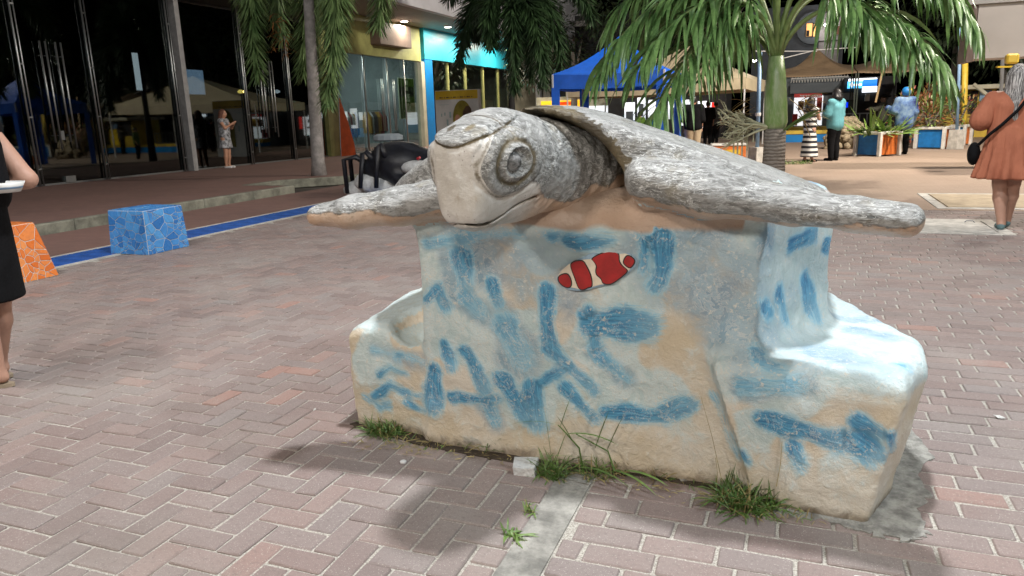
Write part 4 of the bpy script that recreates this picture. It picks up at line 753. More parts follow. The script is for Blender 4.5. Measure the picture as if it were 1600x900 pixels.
def frond(P, root, parent, n, Ll, w, droop, mat, petw=.02, style='pinnate', t0=.16, rng=random):
    m = MB(); P = [Vector(p) - Vector(root) for p in P]; S = 18; pts = [bez(P, i / S) for i in range(S + 1)]; rad = [petw * (1 - .85 * i / S) for i in range(S + 1)]
    m.cur = 1; m.tube(pts, rad, 6); m.cur = 0
    for i in range(n):
        t = t0 + (1 - t0) * (i + rng.random() * .6) / n; p = bez(P, t); d = (bez(P, min(1, t + .02)) - bez(P, t - .02)).normalized()
        sd = d.cross(Vector((0, 0, 1)));
        if sd.length < .1: sd = Vector((1, .2, 0))
        sd.normalize(); up = sd.cross(d); ll = Ll * (.45 + .75 * math.sin(math.pi * min(1, t * .8 + .12))) * rng.uniform(.8, 1.12)
        if style == 'pinnate':
            for s in (-1, 1): blade(m, p, sd * s + d * rng.uniform(.3, 1.1) + up * rng.uniform(-.3, .6), ll * rng.uniform(.75, 1.1), w * rng.uniform(.7, 1.25), droop * rng.uniform(.45, 1.7), 5, rng)
        else:
            for j in range(8):
                a = rng.uniform(0, 2 * math.pi); blade(m, p, sd * math.cos(a) + up * math.sin(a) + d * rng.uniform(.7, 1.1), ll * .8, w, droop * rng.uniform(.5, 1.3), 3, rng)
    return m.build('frond', [mat, M['petiole']], parent, True)
# --- palm behind the turtle on the right
PB = gnd(1207, 293); PY = PB.y; rp = empty('palm_tree', PB, 0, 'palm with bright green crownshaft and drooping fronds behind the turtle shell', 'palm')
def PP(px, py, dy=0): return onY(px, py, PY + dy)
zc0, zc1 = (PP(1207, 203) - PB).z, (PP(1213, 88) - PB).z; xo = (PP(1213, 88) - PB).x
MB().tube([(0, 0, -.03), (.0, 0, .25), (.0, 0, zc0 * .6), (.0, 0, zc0 + .02)], [.25, .19, .178, .172], 20).build('trunk', M['trunk'], rp, True)
MB().tube([(0, 0, zc0), (.0, 0, zc0 + .12), (xo * .4, 0, zc0 + .45), (xo * .8, 0, zc1 - .3), (xo, 0, zc1)], [.15, .19, .182, .155, .115], 20).build('crownshaft', M['crownshaft'], rp, True)
cr = PP(1213, 92); rng = random.Random(3)
FR = [([(1213, 92, 0), (1205, -60, .1), (1010, -60, -.5), (935, 120, -.9)], 64, .3), ([(1210, 92, 0), (1185, 0, -.2), (1120, -20, -.9), (1010, 200, -1.6)], 62, .3),
      ([(1210, 95, 0), (1180, 30, .4), (1130, 20, .9), (1090, 130, 1.3)], 44, .3), ([(1212, 90, 0), (1190, -110, .3), (1060, -120, .2), (950, 40, .1)], 60, .3),
      ([(1218, 88, 0), (1240, 10, 0), (1380, -60, -.5), (1485, 125, -.8)], 62, .5), ([(1216, 90, 0), (1225, -130, -.2), (1440, -150, -.3), (1530, 50, -.4)], 62, .42),
      ([(1214, 92, 0), (1215, -120, -.6), (1225, -230, -1.0), (1250, -120, -1.6)], 40, .3), ([(1214, 92, 0), (1210, -140, .8), (1180, -200, 1.4), (1150, -60, 2.2)], 44, .3),
      ([(1218, 88, 0), (1238, -20, .6), (1310, -60, 1.3), (1430, 90, 1.8)], 50, .55), ([(1213, 92, 0), (1200, -30, -.3), (1090, -50, -1.0), (985, 120, -1.5)], 60, .3), ([(1213, 92, 0), (1195, -70, .4), (1080, -90, .9), (1000, 60, 1.2)], 54, .3), ([(1217, 89, 0), (1235, -20, -.3), (1300, -70, -.8), (1385, 60, -1.1)], 46, .55)]
for P_, n, t0_ in FR: frond([PP(*p) for p in P_], PB, rp, n, 1.08, .037, 1.35, M['frond'], .05, 'pinnate', t0_, rng)
# pale branching flower stalk and hanging remnants at the foot of the crownshaft
M['stalk'] = pm('pale_stalk', (.5, .5, .34), .6, .2, 10, .1)
m = MB(); o0 = Vector((-.1, -.08, zc0 + .05))
def twig(p, d, L, r, lev):
    q = p + d * L; mid = p + d * (L * .5) + Vector((0, 0, .02)); m.tube([p, mid, q], [r, r * .85, r * .6], 5, False)
    if lev == 0: return
    for i in range(4 if lev > 1 else 3):
        t = .35 + .65 * i / 3; b = (d + Vector((rng.uniform(-.3, .2), rng.uniform(-.7, .7), rng.uniform(-.75, .75)))).normalized(); twig(p.lerp(q, t), b, L * rng.uniform(.45, .65), r * .55, lev - 1)
for d in ((-1, -.2, .3), (-1, -.4, -.05), (-.9, -.1, -.4), (-.8, -.5, .12)): twig(o0, Vector(d).normalized(), .52, .026, 3)
m.build('flower_stalk', M['stalk'], rp, True)
m = MB()
for i, (px, pyt, pyb) in enumerate(((1153, 205, 245), (1160, 200, 246), (1168, 200, 235), (1147, 195, 240), (1178, 195, 222))):
    a, b = PP(px, pyt) - PB, PP(px - 1, pyb) - PB; m.tube([a, b], .014, 5)
m.build('hanging_stalk', M['stalk'], rp)
m = MB(); b0 = Vector((.12, -.1, zc0 - .02))
for i in range(3):
    blade(m, b0, Vector((.8, -.2, .55 + .1 * i)), .75 - .1 * i, .06, .25, 5, rng)
m.build('sheath_leaf', M['petiole'], rp, True)
m = MB()
for s in (-1, 1):
    for i in range(16):
        p = PP(1207 + s * rng.uniform(25, 48), rng.uniform(150, 185), rng.uniform(.2, .8)) - PB; blade(m, p, Vector((s * rng.uniform(.2, 1), rng.uniform(-.3, .3), rng.uniform(-.4, .5))), .5, .018, .8, 4, rng)
m.build('old_leaves', M['dry_leaf'], rp, True)
# --- foxtail palm on the sidewalk, left
B1 = gnd(499, 274, .13); r1 = empty('foxtail_palm', B1, 0, 'grey trunked foxtail palm with hanging bushy plumes on the sidewalk', 'palm')
def P1(px, py, dy=0): return onY(px, py, B1.y + dy)
top = P1(478, -70) - B1
MB().tube([(0, 0, -.02), (0, 0, .3), (top.x * .4, 0, top.z * .5), (top.x, 0, top.z)], [.19, .15, .125, .1], 14).build('trunk', pm('grey_trunk', (.25, .235, .225), .9, .35, 7, .5, .015), r1, True)
for P_, n in (([(478, -70, 0), (440, -170, 0), (362, -110, -.3), (404, 118, -.4)], 90), ([(478, -70, 0), (520, -140, -.2), (535, -50, -.4), (512, 158, -.5)], 100), ([(478, -70, 0), (500, -120, .3), (480, -40, .6), (475, 120, .8)], 60),
              ([(478, -70, 0), (560, -160, 0), (620, -120, .2), (590, 40, .3)], 60), ([(478, -70, 0), (440, -110, .4), (420, -60, .9), (440, 60, 1.2)], 40), ([(478, -70, 0), (400, -200, 0), (300, -200, .3), (250, -60, .3)], 50)):
    frond([P1(*p) for p in P_], B1, r1, int(n * 1.7), .8, .02, .45, M['frond_fox'], .035, 'fox', .25, rng)
m = MB(); M['orange_stalk'] = pm('orange_fruit_stalk', (.3, .12, .03), .7, .4, 12, .2)
for i in range(60):
    p = P1(438 + rng.uniform(-16, 16), rng.uniform(20, 85), rng.uniform(-.2, .3)) - B1; blade(m, p, Vector((rng.uniform(-1, 1), rng.uniform(-1, 1), rng.uniform(-.6, .3))), .22, .012, .5, 3, rng)
tag(m.build('fruit_stalk', M['orange_stalk'], r1), kind='stuff')
# --- palm in front of the cyan shop, its backlit darkness put into the colours
B2 = Vector((onY(800, 180, 21.5).x, 21.5, 0)); r2 = empty('foxtail_palm', B2, 0, 'dark silhouetted foxtail palm in front of the cyan shop', 'palm')
def P2(px, py, dy=0): return onY(px, py, 21.5 + dy)
top = P2(797, 10) - B2; MB().tube([(0, 0, -.02), (0, 0, top.z * .4), (top.x, 0, top.z)], [.15, .1, .08], 12).build('trunk', pm('shaded_trunk', (.02, .018, .018), .9, .3, 9, .3), r2, True)
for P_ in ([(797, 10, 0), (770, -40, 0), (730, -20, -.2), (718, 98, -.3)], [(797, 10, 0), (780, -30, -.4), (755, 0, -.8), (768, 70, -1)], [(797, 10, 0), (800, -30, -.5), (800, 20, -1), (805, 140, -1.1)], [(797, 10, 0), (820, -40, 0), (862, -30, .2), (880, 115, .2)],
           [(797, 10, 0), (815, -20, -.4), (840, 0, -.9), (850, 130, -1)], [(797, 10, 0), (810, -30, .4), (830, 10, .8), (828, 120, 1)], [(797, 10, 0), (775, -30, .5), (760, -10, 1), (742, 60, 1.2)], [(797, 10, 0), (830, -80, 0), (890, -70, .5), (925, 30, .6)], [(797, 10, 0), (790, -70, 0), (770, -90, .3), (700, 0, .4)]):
    frond([P2(*p) for p in P_], B2, r2, 110, .8, .026, .5, M['frond_shaded'], .03, 'fox', .2, rng)

# ------------------------------------------------------------------ mosaic cubes
def clip_poly(P, a, b, c):
    out = []
    for i in range(len(P)):
        p, q = P[i], P[(i + 1) % len(P)]; dp, dq = a * p[0] + b * p[1] - c, a * q[0] + b * q[1] - c
        if dp <= 0: out.append(p)
        if dp * dq < 0: t = dp / (dp - dq); out.append((p[0] + t * (q[0] - p[0]), p[1] + t * (q[1] - p[1])))
    return out
def voronoi_cells(n, rng, gap):
    S = [(rng.random(), rng.random()) for _ in range(n)]
    for _ in range(0):
        S2 = []
        for i, s in enumerate(S):
            P = [(0, 0), (1, 0), (1, 1), (0, 1)]
            for j, r_ in enumerate(S):
                if i != j and len(P) > 2: a, b = r_[0] - s[0], r_[1] - s[1]; P = clip_poly(P, a, b, (r_[0] ** 2 + r_[1] ** 2 - s[0] ** 2 - s[1] ** 2) / 2)
            S2.append((.6 * s[0] + .4 * sum(p[0] for p in P) / len(P), .6 * s[1] + .4 * sum(p[1] for p in P) / len(P)))
        S = S2
    cells = []
    for i, s in enumerate(S):
        P = [(gap, gap), (1 - gap, gap), (1 - gap, 1 - gap), (gap, 1 - gap)]
        for j, r_ in enumerate(S):
            if i != j and len(P) > 2:
                a, b = r_[0] - s[0], r_[1] - s[1]; l = math.hypot(a, b); P = clip_poly(P, a, b, (r_[0] ** 2 + r_[1] ** 2 - s[0] ** 2 - s[1] ** 2) / 2 - l * gap)
        if len(P) > 2: cells.append(P)
    return cells
M['grout'] = pm('white_grout', (.6, .58, .54), .8, .15, 20, .2)
def tile_mat(name, a, b, c):
    k = NT(name); r = k.n('ObjectInfo').outputs['Random']; n = k.noise(14, 4); col = k.ramp(r, [(0, a), (.5, b), (1, c)]); col = k.mix(k.ss(n, .45, .75, 0, .35), col, tuple(x * .6 for x in a)); k.base(col).rough(k.ss(n, .3, .7, .22, .42)); return k.mat
M['tile_blue'] = tile_mat('tile_blue', (.03, .16, .45), (.06, .25, .6), (.1, .33, .66)); M['tile_orange'] = tile_mat('tile_orange', (.58, .13, .02), (.68, .2, .045), (.7, .26, .08))
def mosaic_cube(x0, x1, y0, y1, hgt, taper, mat, label, seed, n=52):
    cx, cy_ = (x0 + x1) / 2, (y0 + y1) / 2; t = empty('mosaic_cube', (cx, cy_, 0), 0, label, 'block'); rng = random.Random(seed); hx, hy = (x1 - x0) / 2, (y1 - y0) / 2; ti = taper
    b = [Vector((sx * hx, sy * hy, 0)) for sx, sy in ((-1, -1), (1, -1), (1, 1), (-1, 1))]; tp = [Vector((sx * (hx - ti), sy * (hy - ti), hgt)) for sx, sy in ((-1, -1), (1, -1), (1, 1), (-1, 1))]
    MB().add(b + tp, [(3, 2, 1, 0), (4, 5, 6, 7), (0, 1, 5, 4), (1, 2, 6, 5), (2, 3, 7, 6), (3, 0, 4, 7)]).build('core', M['grout'], t)
    for f in ((b[0], b[1], tp[1], tp[0]), (b[1], b[2], tp[2], tp[1]), (b[3], b[0], tp[0], tp[3]), (b[2], b[3], tp[3], tp[2]), (tp[0], tp[1], tp[2], tp[3])):
        nrm = (f[1] - f[0]).cross(f[3] - f[0]).normalized(); nn = n if f[2].z > 0 and f is not None else n
        if nrm.y > .5: nn = 12
        for P in voronoi_cells(nn, rng, .0065):
            q = [f[0].lerp(f[1], u).lerp(f[3].lerp(f[2], u), v) for u, v in P]; k_ = len(q); m = MB(); c_ = sum(q, Vector()) / k_
            m.add([p + nrm * .0005 for p in q] + [p.lerp(c_, .04) + nrm * .006 for p in q], [tuple(range(k_, 2 * k_))] + [(i, (i + 1) % k_, k_ + (i + 1) % k_, k_ + i) for i in range(k_)]); m.build('tile', mat, t)
mosaic_cube(-6.83, -6.3, 5.74, 6.3, .46, .02, M['tile_blue'], 'blue mosaic tiled cube beside the blue drain strip', 4)
mosaic_cube(-6.86, -6.32, 4.14, 4.72, .5, .09, M['tile_orange'], 'orange mosaic tiled block behind the woman in black', 9)

# ------------------------------------------------------------------ black creature sculpture behind the turtle flipper
M['black_gloss'] = pm('black_gloss_paint', (.008, .009, .014), .48, .4, 6, .2, .01); M['white_rough'] = pm('white_rough_plaster', (.55, .56, .56), .8, .3, 7, .6, .02)
OB = gnd(590, 303); oc_ = empty('creature_sculpture', OB, 0, 'bulky black creature sculpture with thin legs on white rocks', 'sculpture')
def OP(px, py, dy=0): return onY(px, py, OB.y + dy) - OB
def sdf_obj(prims, h, mat, name, parent, kblend=.05, amp=0.0, seed=1, attrs=None, pad=.1):
    pts = []
    for p in prims:
        if p[0] == 'e': c, r = p[1], p[2]; pts += [[c[i] - r[i] for i in range(3)], [c[i] + r[i] for i in range(3)]]
        elif p[0] == 'c': rr = max(p[3], p[4]); pts += [[min(p[1][i], p[2][i]) - rr for i in range(3)], [max(p[1][i], p[2][i]) + rr for i in range(3)]]
        elif p[0] == 's': _, z0, z1, r0, r1, c0, c1, np_, am = p; R_ = max(max(r0), max(r1)) + am; pts += [[min(c0[0], c1[0]) - R_, min(c0[1], c1[1]) - R_, z0], [max(c0[0], c1[0]) + R_, max(c0[1], c1[1]) + R_, z1]]
    lo = np.min(pts, 0) - pad * .5 - 2 * h; hi = np.max(pts, 0) + pad * .5 + 2 * h; X, Y, Z = grid(lo, hi, h); f = None
    for p in prims:
        if p[0] == 'e': d = ellip(X, Y, Z, p[1], p[2])
        elif p[0] == 'c': d = capsule(X, Y, Z, p[1], p[2], p[3], p[4])
        else:
            _, z0, z1, r0, r1, c0, c1, np_, am = p; t = np.clip((Z - z0) / (z1 - z0), 0, 1); cx = c0[0] + (c1[0] - c0[0]) * t; cy_ = c0[1] + (c1[1] - c0[1]) * t
            rx = r0[0] + (r1[0] - r0[0]) * t; ry = r0[1] + (r1[1] - r0[1]) * t; an = np.arctan2((Y - cy_) / ry, (X - cx) / rx); wv = 1 + am * (1 - t) * np.cos(np_ * an + 1.3 * np.sin(an * 2))
            rr = np.sqrt(((X - cx) / rx) ** 2 + ((Y - cy_) / ry) ** 2); d = np.maximum((rr - wv) * np.minimum(rx, ry) * .8, np.maximum(z0 - Z, Z - z1))
        f = d if f is None else smin(f, d, kblend)
    V, Q, N = nets(f, lo, h)
    if amp: V = V + N * ((vnoise(V, 6, seed) * .6 + vnoise(V, 15, seed + 1) * .4) * amp)[:, None]
    N = smoothn(V, Q); return link(name, np_mesh(name, V, Q, mat, N), parent)
C1 = OP(625, 255, .3)
sdf_obj([('e', (C1.x, C1.y, C1.z), (.62, .5, .4)), ('e', tuple(OP(665, 262, .3)), (.5, .4, .33)), ('e', tuple(OP(590, 265, .2)), (.3, .3, .2)), ('c', tuple(OP(612, 270, .0)), tuple(OP(632, 290, -.2)), .15, .12)], .035, M['black_gloss'], 'body', oc_, .1, .012)
lg = [[(585, 262, .3), (556, 245, .1), (537, 250, 0), (543, 302, -.1)], [(580, 262, .5), (560, 248, .4), (547, 247, .3), (552, 296, .2)], [(590, 255, .0), (571, 236, -.1), (566, 240, -.15), (563, 294, -.2)], [(605, 250, -.1), (594, 226, -.25), (589, 230, -.3), (588, 294, -.35)]]
for L_ in lg: MB().tube([OP(*p) for p in L_], [.06, .05, .045, .04], 8).build('leg', M['black_gloss'], oc_, True)
for px, py, r_ in ((556, 296, .2), (580, 285, .26), (600, 292, .26), (625, 298, .22), (640, 296, .26)):
    c = OP(px, py, .1); sdf_obj([('e', tuple(c), (r_ * 1.2, r_, r_ * .8)), ('e', (c.x + .1, c.y + .1, c.z + .06), (r_ * .7, r_ * .8, r_ * .8))], .03, M['white_rough'], 'rock', oc_, .04, .03, int(px))
sdf_obj([('e', tuple(OP(651, 262, -.1)), (.3, .2, .13))], .03, M['white_rough'], 'white_patch', oc_, .04, .01)
MB().tube([OP(653, 248, -.16), OP(656, 246, -.2)], [.03, .02], 8).build('red_eye', pm('red_paint', (.4, .01, .02), .4, .1, 8, .05), oc_)
MB().lathe(OP(607, 220, 1.6), [(.25, 0), (.3, .02), (.3, .1), (.22, .14)], 14).build('cap', M['grey_blue'], oc_)

# ------------------------------------------------------------------ market tents
M['tent_blue'] = pm('tent_blue', (.008, .14, .78), .45, .15, 3, .1); M['tent_beige'] = pm('tent_beige', (.62, .53, .36), .6, .12, 2, .1); M['tent_brown'] = pm('tent_brown', (.17, .115, .065), .75, .25, 1.5, .15); M['white_metal'] = pm('white_metal', (.6, .6, .6), .4, .1, 6, .05)
def tent(C, label, mat, apex, val=.28, legs=True, sag=.0, legmat=None, flap=0.0):
    """C: four eave corners (top of the valance) in order; apex point"""
    c0 = sum((Vector(p) for p in C), Vector()) / 4; base = Vector((c0.x, c0.y, 0)); t = empty('market_tent', base, 0, label, 'tent'); C = [Vector(p) - base for p in C]; A = Vector(apex) - base; N_ = 8
    m = MB()
    for i in range(4):
        a, b = C[i], C[(i + 1) % 4]; vs_ = []
        for u in range(N_ + 1):
            for v in range(N_ + 1):
                e = a.lerp(b, v / N_); p = e.lerp(A, u / N_); p.z -= sag * math.sin(math.pi * u / N_) + .05 * math.sin(math.pi * v / N_) * (1 - u / N_) ** 3; vs_.append(p)
        m.add(vs_, [(u * (N_ + 1) + v, u * (N_ + 1) + v + 1, (u + 1) * (N_ + 1) + v + 1, (u + 1) * (N_ + 1) + v) for u in range(N_) for v in range(N_)])
    m.build('canopy', mat, t, True)
    for i in range(4):
        a, b = C[i], C[(i + 1) % 4]; m = MB(); vs_ = []; n_ = (b - a).cross(Vector((0, 0, 1))).normalized()
        for v in range(13):
            p = a.lerp(b, v / 12); s_ = .05 * math.sin(math.pi * v / 12); w_ = n_ * .015 * math.sin(v * 2.2); vs_ += [p - Vector((0, 0, s_)), p - Vector((0, 0, s_ + val)) + w_]
        m.add(vs_, [(2 * v, 2 * v + 2, 2 * v + 3, 2 * v + 1) for v in range(12)]); m.build('valance', mat, t, True)
    for p in C:
        if legs: MB().box((p.x * .985, p.y * .985, p.z / 2), (.05, .05, p.z), None, .006).build('leg', legmat or M['white_metal'], t)
        if flap:
            w_ = flap; q = Vector((p.x, p.y, 0)); sx = -1 if p.x > 0 else 1; sy = -1 if p.y > 0 else 1
            MB().bb(min(p.x, p.x + sx * w_), max(p.x, p.x + sx * w_), p.y - .012 if sy > 0 else p.y, p.y + .012 if sy > 0 else p.y + .024, .05, p.z - val + .02).build('leg_sleeve', mat, t); MB().bb(p.x - .012, p.x + .012, min(p.y, p.y + sy * w_), max(p.y, p.y + sy * w_), .05, p.z - val + .02).build('leg_sleeve', mat, t)
    return t
a = onY(1039, 106, 18.2); b = onY(862, 118, 18.2); d1 = (b - a); d1.z = 0; dp = Vector((-d1.y, d1.x, 0)) * -1
if dp.y < 0: dp = -dp
ze = (a.z + b.z) / 2; cc = [Vector((a.x, a.y, ze)), Vector((b.x, b.y, ze)), Vector((b.x, b.y, ze)) + dp, Vector((a.x, a.y, ze)) + dp]
tent(cc, 'bright blue pop-up market tent behind the turtle shell', M['tent_blue'], sum(cc, Vector()) / 4 + Vector((0, 0, .95)), .34, True, .12, None, .2)
a = onY(1166, 131, 25.5); b = onY(884, 131, 27.5); ze = 2.3; dp = Vector((.45, 4.2, 0)); cc = [Vector((a.x, a.y, ze)), Vector((b.x, b.y, ze)), Vector((b.x, b.y, ze)) + dp, Vector((a.x, a.y, ze)) + dp]
tent(cc, 'long beige market tent between the blue tent and the palm', M['tent_beige'], sum(cc, Vector()) / 4 + Vector((.9, 0, 1.35)), .36, True, .1)
a = onY(1338, 127, 28); b = onY(1212, 128, 28.5); ze = 2.42; dp = Vector((.2, 6.0, .5)); cc = [Vector((a.x, a.y, ze)), Vector((b.x, b.y, ze)), Vector((b.x, b.y, ze)) + dp, Vector((a.x, a.y, ze)) + dp]
tb = tent(cc, 'taupe stretched canopy with a peak behind the man in teal', M['tent_brown'], onY(1276, 74, 31), .05, True, .2, M['poster_dark'])
a = onY(1454, 124, 28); b = onY(1340, 127, 28); cc = [Vector((a.x, a.y, ze)), Vector((b.x, b.y, ze)), Vector((b.x, b.y, ze)) + dp, Vector((a.x, a.y, ze)) + dp]
tent(cc, 'taupe stretched canopy with a bamboo prop behind the tie-dyed shirt', M['tent_brown'], onY(1380, 82, 31), .05, True, .12, M['poster_dark'])
pl_ = MB(); q = tb.location
for (x0, y0, x1, y1, Y) in ((1385, 84, 1368, 160, 27.5),): MB().tube([onY(x0, y0, Y) - q, onY(x1, y1, Y - .3) - q], .035, 6).build('prop_pole', pm('bamboo', (.4, .28, .14), .6, .2, 6, .1), tb)
for (x0, y0, x1, y1) in ((1220, 92, 1276, 78), (1276, 78, 1340, 74), (1372, 80, 1412, 90), (1180, 80, 1276, 80)): MB().tube([onY(x0, y0, 28) - q, onY(x1, y1, 30) - q], .018, 5).build('guy_rope', M['white_metal'], tb)

# ------------------------------------------------------------------ planters, poles
M['pl_blue'] = pm('planter_blue', (.01, .16, .45), .5, .25, 5, .15); M['pl_orange'] = pm('planter_orange', (.6, .16, .03), .5, .25, 5, .15); M['pl_white'] = pm('planter_white', (.6, .59, .55), .6, .2, 6, .15); M['bush_leaf'] = leaf_mat('bush_leaf', (.07, .14, .02), (.22, .32, .08), .4); M['croton'] = leaf_mat('croton_leaf', (.28, .035, .025), (.2, .13, .04), .45)
def planter(pl, pc, pr, hgt, label, cl, cr_, plant):
    a, b, c = gnd(*pl), gnd(*pc), gnd(*pr); u = a - b; v = c - b; s = max(u.length, 1.0) / u.length; ul = min(max(u.length, .8), 1.1); vl = min(max(v.length, .8), 1.1); dv = Vector((b.x, b.y, 0)).normalized(); rv = Vector((dv.y, -dv.x, 0)); ppm = FPX / (b - C0).dot(_fw); wl, wr = (pc[0] - pl[0]) / ppm, (pr[0] - pc[0]) / ppm; th = math.atan2(wr, wl); sz = wl / math.cos(th); u = (-rv * math.cos(th) + dv * math.sin(th)) * sz; v = (rv * math.sin(th) + dv * math.cos(th)) * sz; ul = vl = sz
    t = empty('planter_box', b + (u + v) / 2, 0, label, 'planter'); o = -(u + v) / 2; Pq = [o, o + v, o + u + v, o + u]; w = .07
    up = Vector((0, 0, 1)); uu, vv = u.normalized(), v.normalized()
    def panel(p, d, L_, nout, mat, nm):
        m = MB(); q0 = p + d * w; q1 = p + d * (L_ - w); m.add([q0 + up * .04, q1 + up * .04, q1 + up * (hgt - w), q0 + up * (hgt - w)] + [x - nout * .03 for x in (q0 + up * .04, q1 + up * .04, q1 + up * (hgt - w), q0 + up * (hgt - w))], [(0, 1, 2, 3), (7, 6, 5, 4), (0, 4, 5, 1), (1, 5, 6, 2), (2, 6, 7, 3), (3, 7, 4, 0)]); recalc(m.build(nm, mat, t).data)
    for p, d, L_, no, mt in ((Pq[0] - vv * 0, uu, ul, -vv, cl), (Pq[0], vv, vl, -uu, cr_), (Pq[1], uu, ul, vv, cl), (Pq[3], vv, vl, uu, cr_)): panel(p - no * .015, d, L_, no, mt, 'panel')
    for p in Pq: MB().box((p.x, p.y, hgt / 2), (w * 1.3, w * 1.3, hgt), math.atan2(u.y, u.x), .008).build('corner_post', M['pl_white'], t)
    for p, d, L_ in ((Pq[0], uu, ul), (Pq[0], vv, vl), (Pq[1], uu, ul), (Pq[3], vv, vl)):
        c_ = p + d * (L_ / 2); MB().box((c_.x, c_.y, hgt - w / 2 + .012), (L_ - w * 1.3, w, w), math.atan2(d.y, d.x), .006).build('rim', M['pl_white'], t)
    m = MB(); m.add([p + up * (hgt - .08) - p.normalized() * .06 for p in Pq], [(0, 1, 2, 3)]); recalc(m.build('soil', M['soil'], t).data)
    return t, hgt
def rosette(loc, n, L_, w, spread, mat, label, seed, nm='agave_plant', cat='plant', droop=.6):
    t = empty(nm, loc, 0, label, cat); g = random.Random(seed)
    for i in range(n):
        m = MB(); a = g.uniform(0, 2 * math.pi); e = g.uniform(.25, 1.3); r_ = g.uniform(0, spread); p = Vector((r_ * math.cos(a), r_ * math.sin(a), 0)); blade(m, p, Vector((math.cos(a) * math.cos(e), math.sin(a) * math.cos(e), math.sin(e))), L_ * g.uniform(.7, 1.1), w, droop * g.uniform(.4, 1.2), 5, g); m.build('leaf', mat, t, True)
    return t
def bush(loc, rx, rz, n, mat, label, seed, nm='croton_bush', cat='bush', size=.14, mats=None):
    t = empty(nm, loc, 0, label, cat); g = random.Random(seed); m = MB(); st = MB()
    for i in range(n):
        while True:
            p = Vector((g.uniform(-1, 1), g.uniform(-1, 1), g.uniform(-1, 1)))
            if p.length < 1: break
        p = Vector((p.x * rx, p.y * rx, rz + p.z * rz)); d = Vector((p.x, p.y, (p.z - rz * .6))).normalized() + Vector((g.uniform(-.5, .5), g.uniform(-.5, .5), g.uniform(-.2, .6))); m.cur = g.randrange(len(mats)) if mats else 0; blade(m, p, d, size * g.uniform(.7, 1.4), size * .2, .5, 3, g)
    for i in range(9): a = g.uniform(0, 6.28); st.tube([(0, 0, 0), (math.cos(a) * rx * .3, math.sin(a) * rx * .3, rz * .7), (math.cos(a) * rx * .7, math.sin(a) * rx * .7, rz * 1.5)], [.025, .018, .008], 5)
    tag(m.build('foliage', mats or mat, t, True), kind='stuff'); st.build('stems', M['trunk'], t); return t
p1, h1 = planter((1338, 241), (1373, 245), (1401, 239), .62, 'blue and orange planter box with spiky green plants', M['pl_blue'], M['pl_orange'], 0)
rosette(p1.location + Vector((-.15, 0, h1 - .1)), 34, .85, .055, .3, M['bush_leaf'], 'spiky green plant in the left of the nearest planter box', 3); rosette(p1.location + Vector((.25, .05, h1 - .1)), 30, .8, .055, .28, M['bush_leaf'], 'spiky green plant in the right of the nearest planter box', 4)
p2, h2 = planter((1434, 231), (1473, 233), (1491, 227), .62, 'blue and orange planter box with a red leaved bush', M['pl_blue'], M['pl_orange'], 0)
bush(p2.location + Vector((-.2, .1, h2 - .1)), .55, .5, 420, None, 'red and green leaved bush in the middle planter box', 5, mats=[M['croton'], M['bush_leaf'], M['dry_leaf']])
p3, h3 = planter((1486, 226), (1505, 227), (1514, 222), .62, 'farthest blue and orange planter box by the blue pole', M['pl_blue'], M['pl_orange'], 0)
bush(p3.location + Vector((-.1, .1, h3 - .1)), .6, .55, 420, None, 'red leaved bush in the farthest planter box', 6, mats=[M['croton'], M['dry_leaf'], M['bush_leaf']])
bush(Vector((*gnd(1420, 226).xy, 0)), .7, .9, 520, None, 'tall red and green bush behind the middle planter', 8, mats=[M['croton'], M['dry_leaf'], M['bush_leaf'], M['croton']])
bush(Vector((*gnd(1455, 221).xy, 0)), .9, 1.0, 620, None, 'broad red leaved bush under the taupe canopy edge', 10, mats=[M['croton'], M['dry_leaf'], M['croton'], M['bush_leaf']])
M['pole_blue'] = pm('pole_pale_blue', (.2, .33, .5), .45, .2, 6, .1)
def blue_pole(px, pyb, pxt, pyt, label, hb):
    b = gnd(px, pyb); t = empty('flag_pole', b, 0, label, 'pole'); top = onY(pxt, pyt, b.y) - b; MB().lathe((0, 0, 0), [(.26, 0), (.22, .0), (.19, hb)], 4).build('concrete_base', M['concrete_light'], t); MB().tube([(0, 0, hb - .02), (top.x, 0, top.z * .95)], .045, 10).build('pole', M['pole_blue'], t, True); MB().lathe((top.x * .45, 0, top.z * .42), [(.06, 0), (.065, .02), (.065, .06), (.06, .08)], 10).build('collar', M['white_metal'], t); return t
blue_pole(1182, 258, 1188, 72, 'pale blue pole in a concrete base beside the green palm trunk', .42); blue_pole(1492, 233, 1503, 20, 'pale blue pole in a concrete base in front of the planters', .55)
bx = gnd(1137, 247); t = empty('storage_crate', bx, R(10), 'orange and white crate left of the green palm trunk', 'crate'); MB().bb(-.45, .45, -.25, .25, 0, .34, .02).build('tub', M['pl_orange'], t); MB().bb(-.47, .47, -.27, .27, .34, .4, .015).build('lid', M['pl_white'], t); MB().bb(-.3, .3, -.256, -.249, .12, .24).build('print', M['ad_yellow'], t)
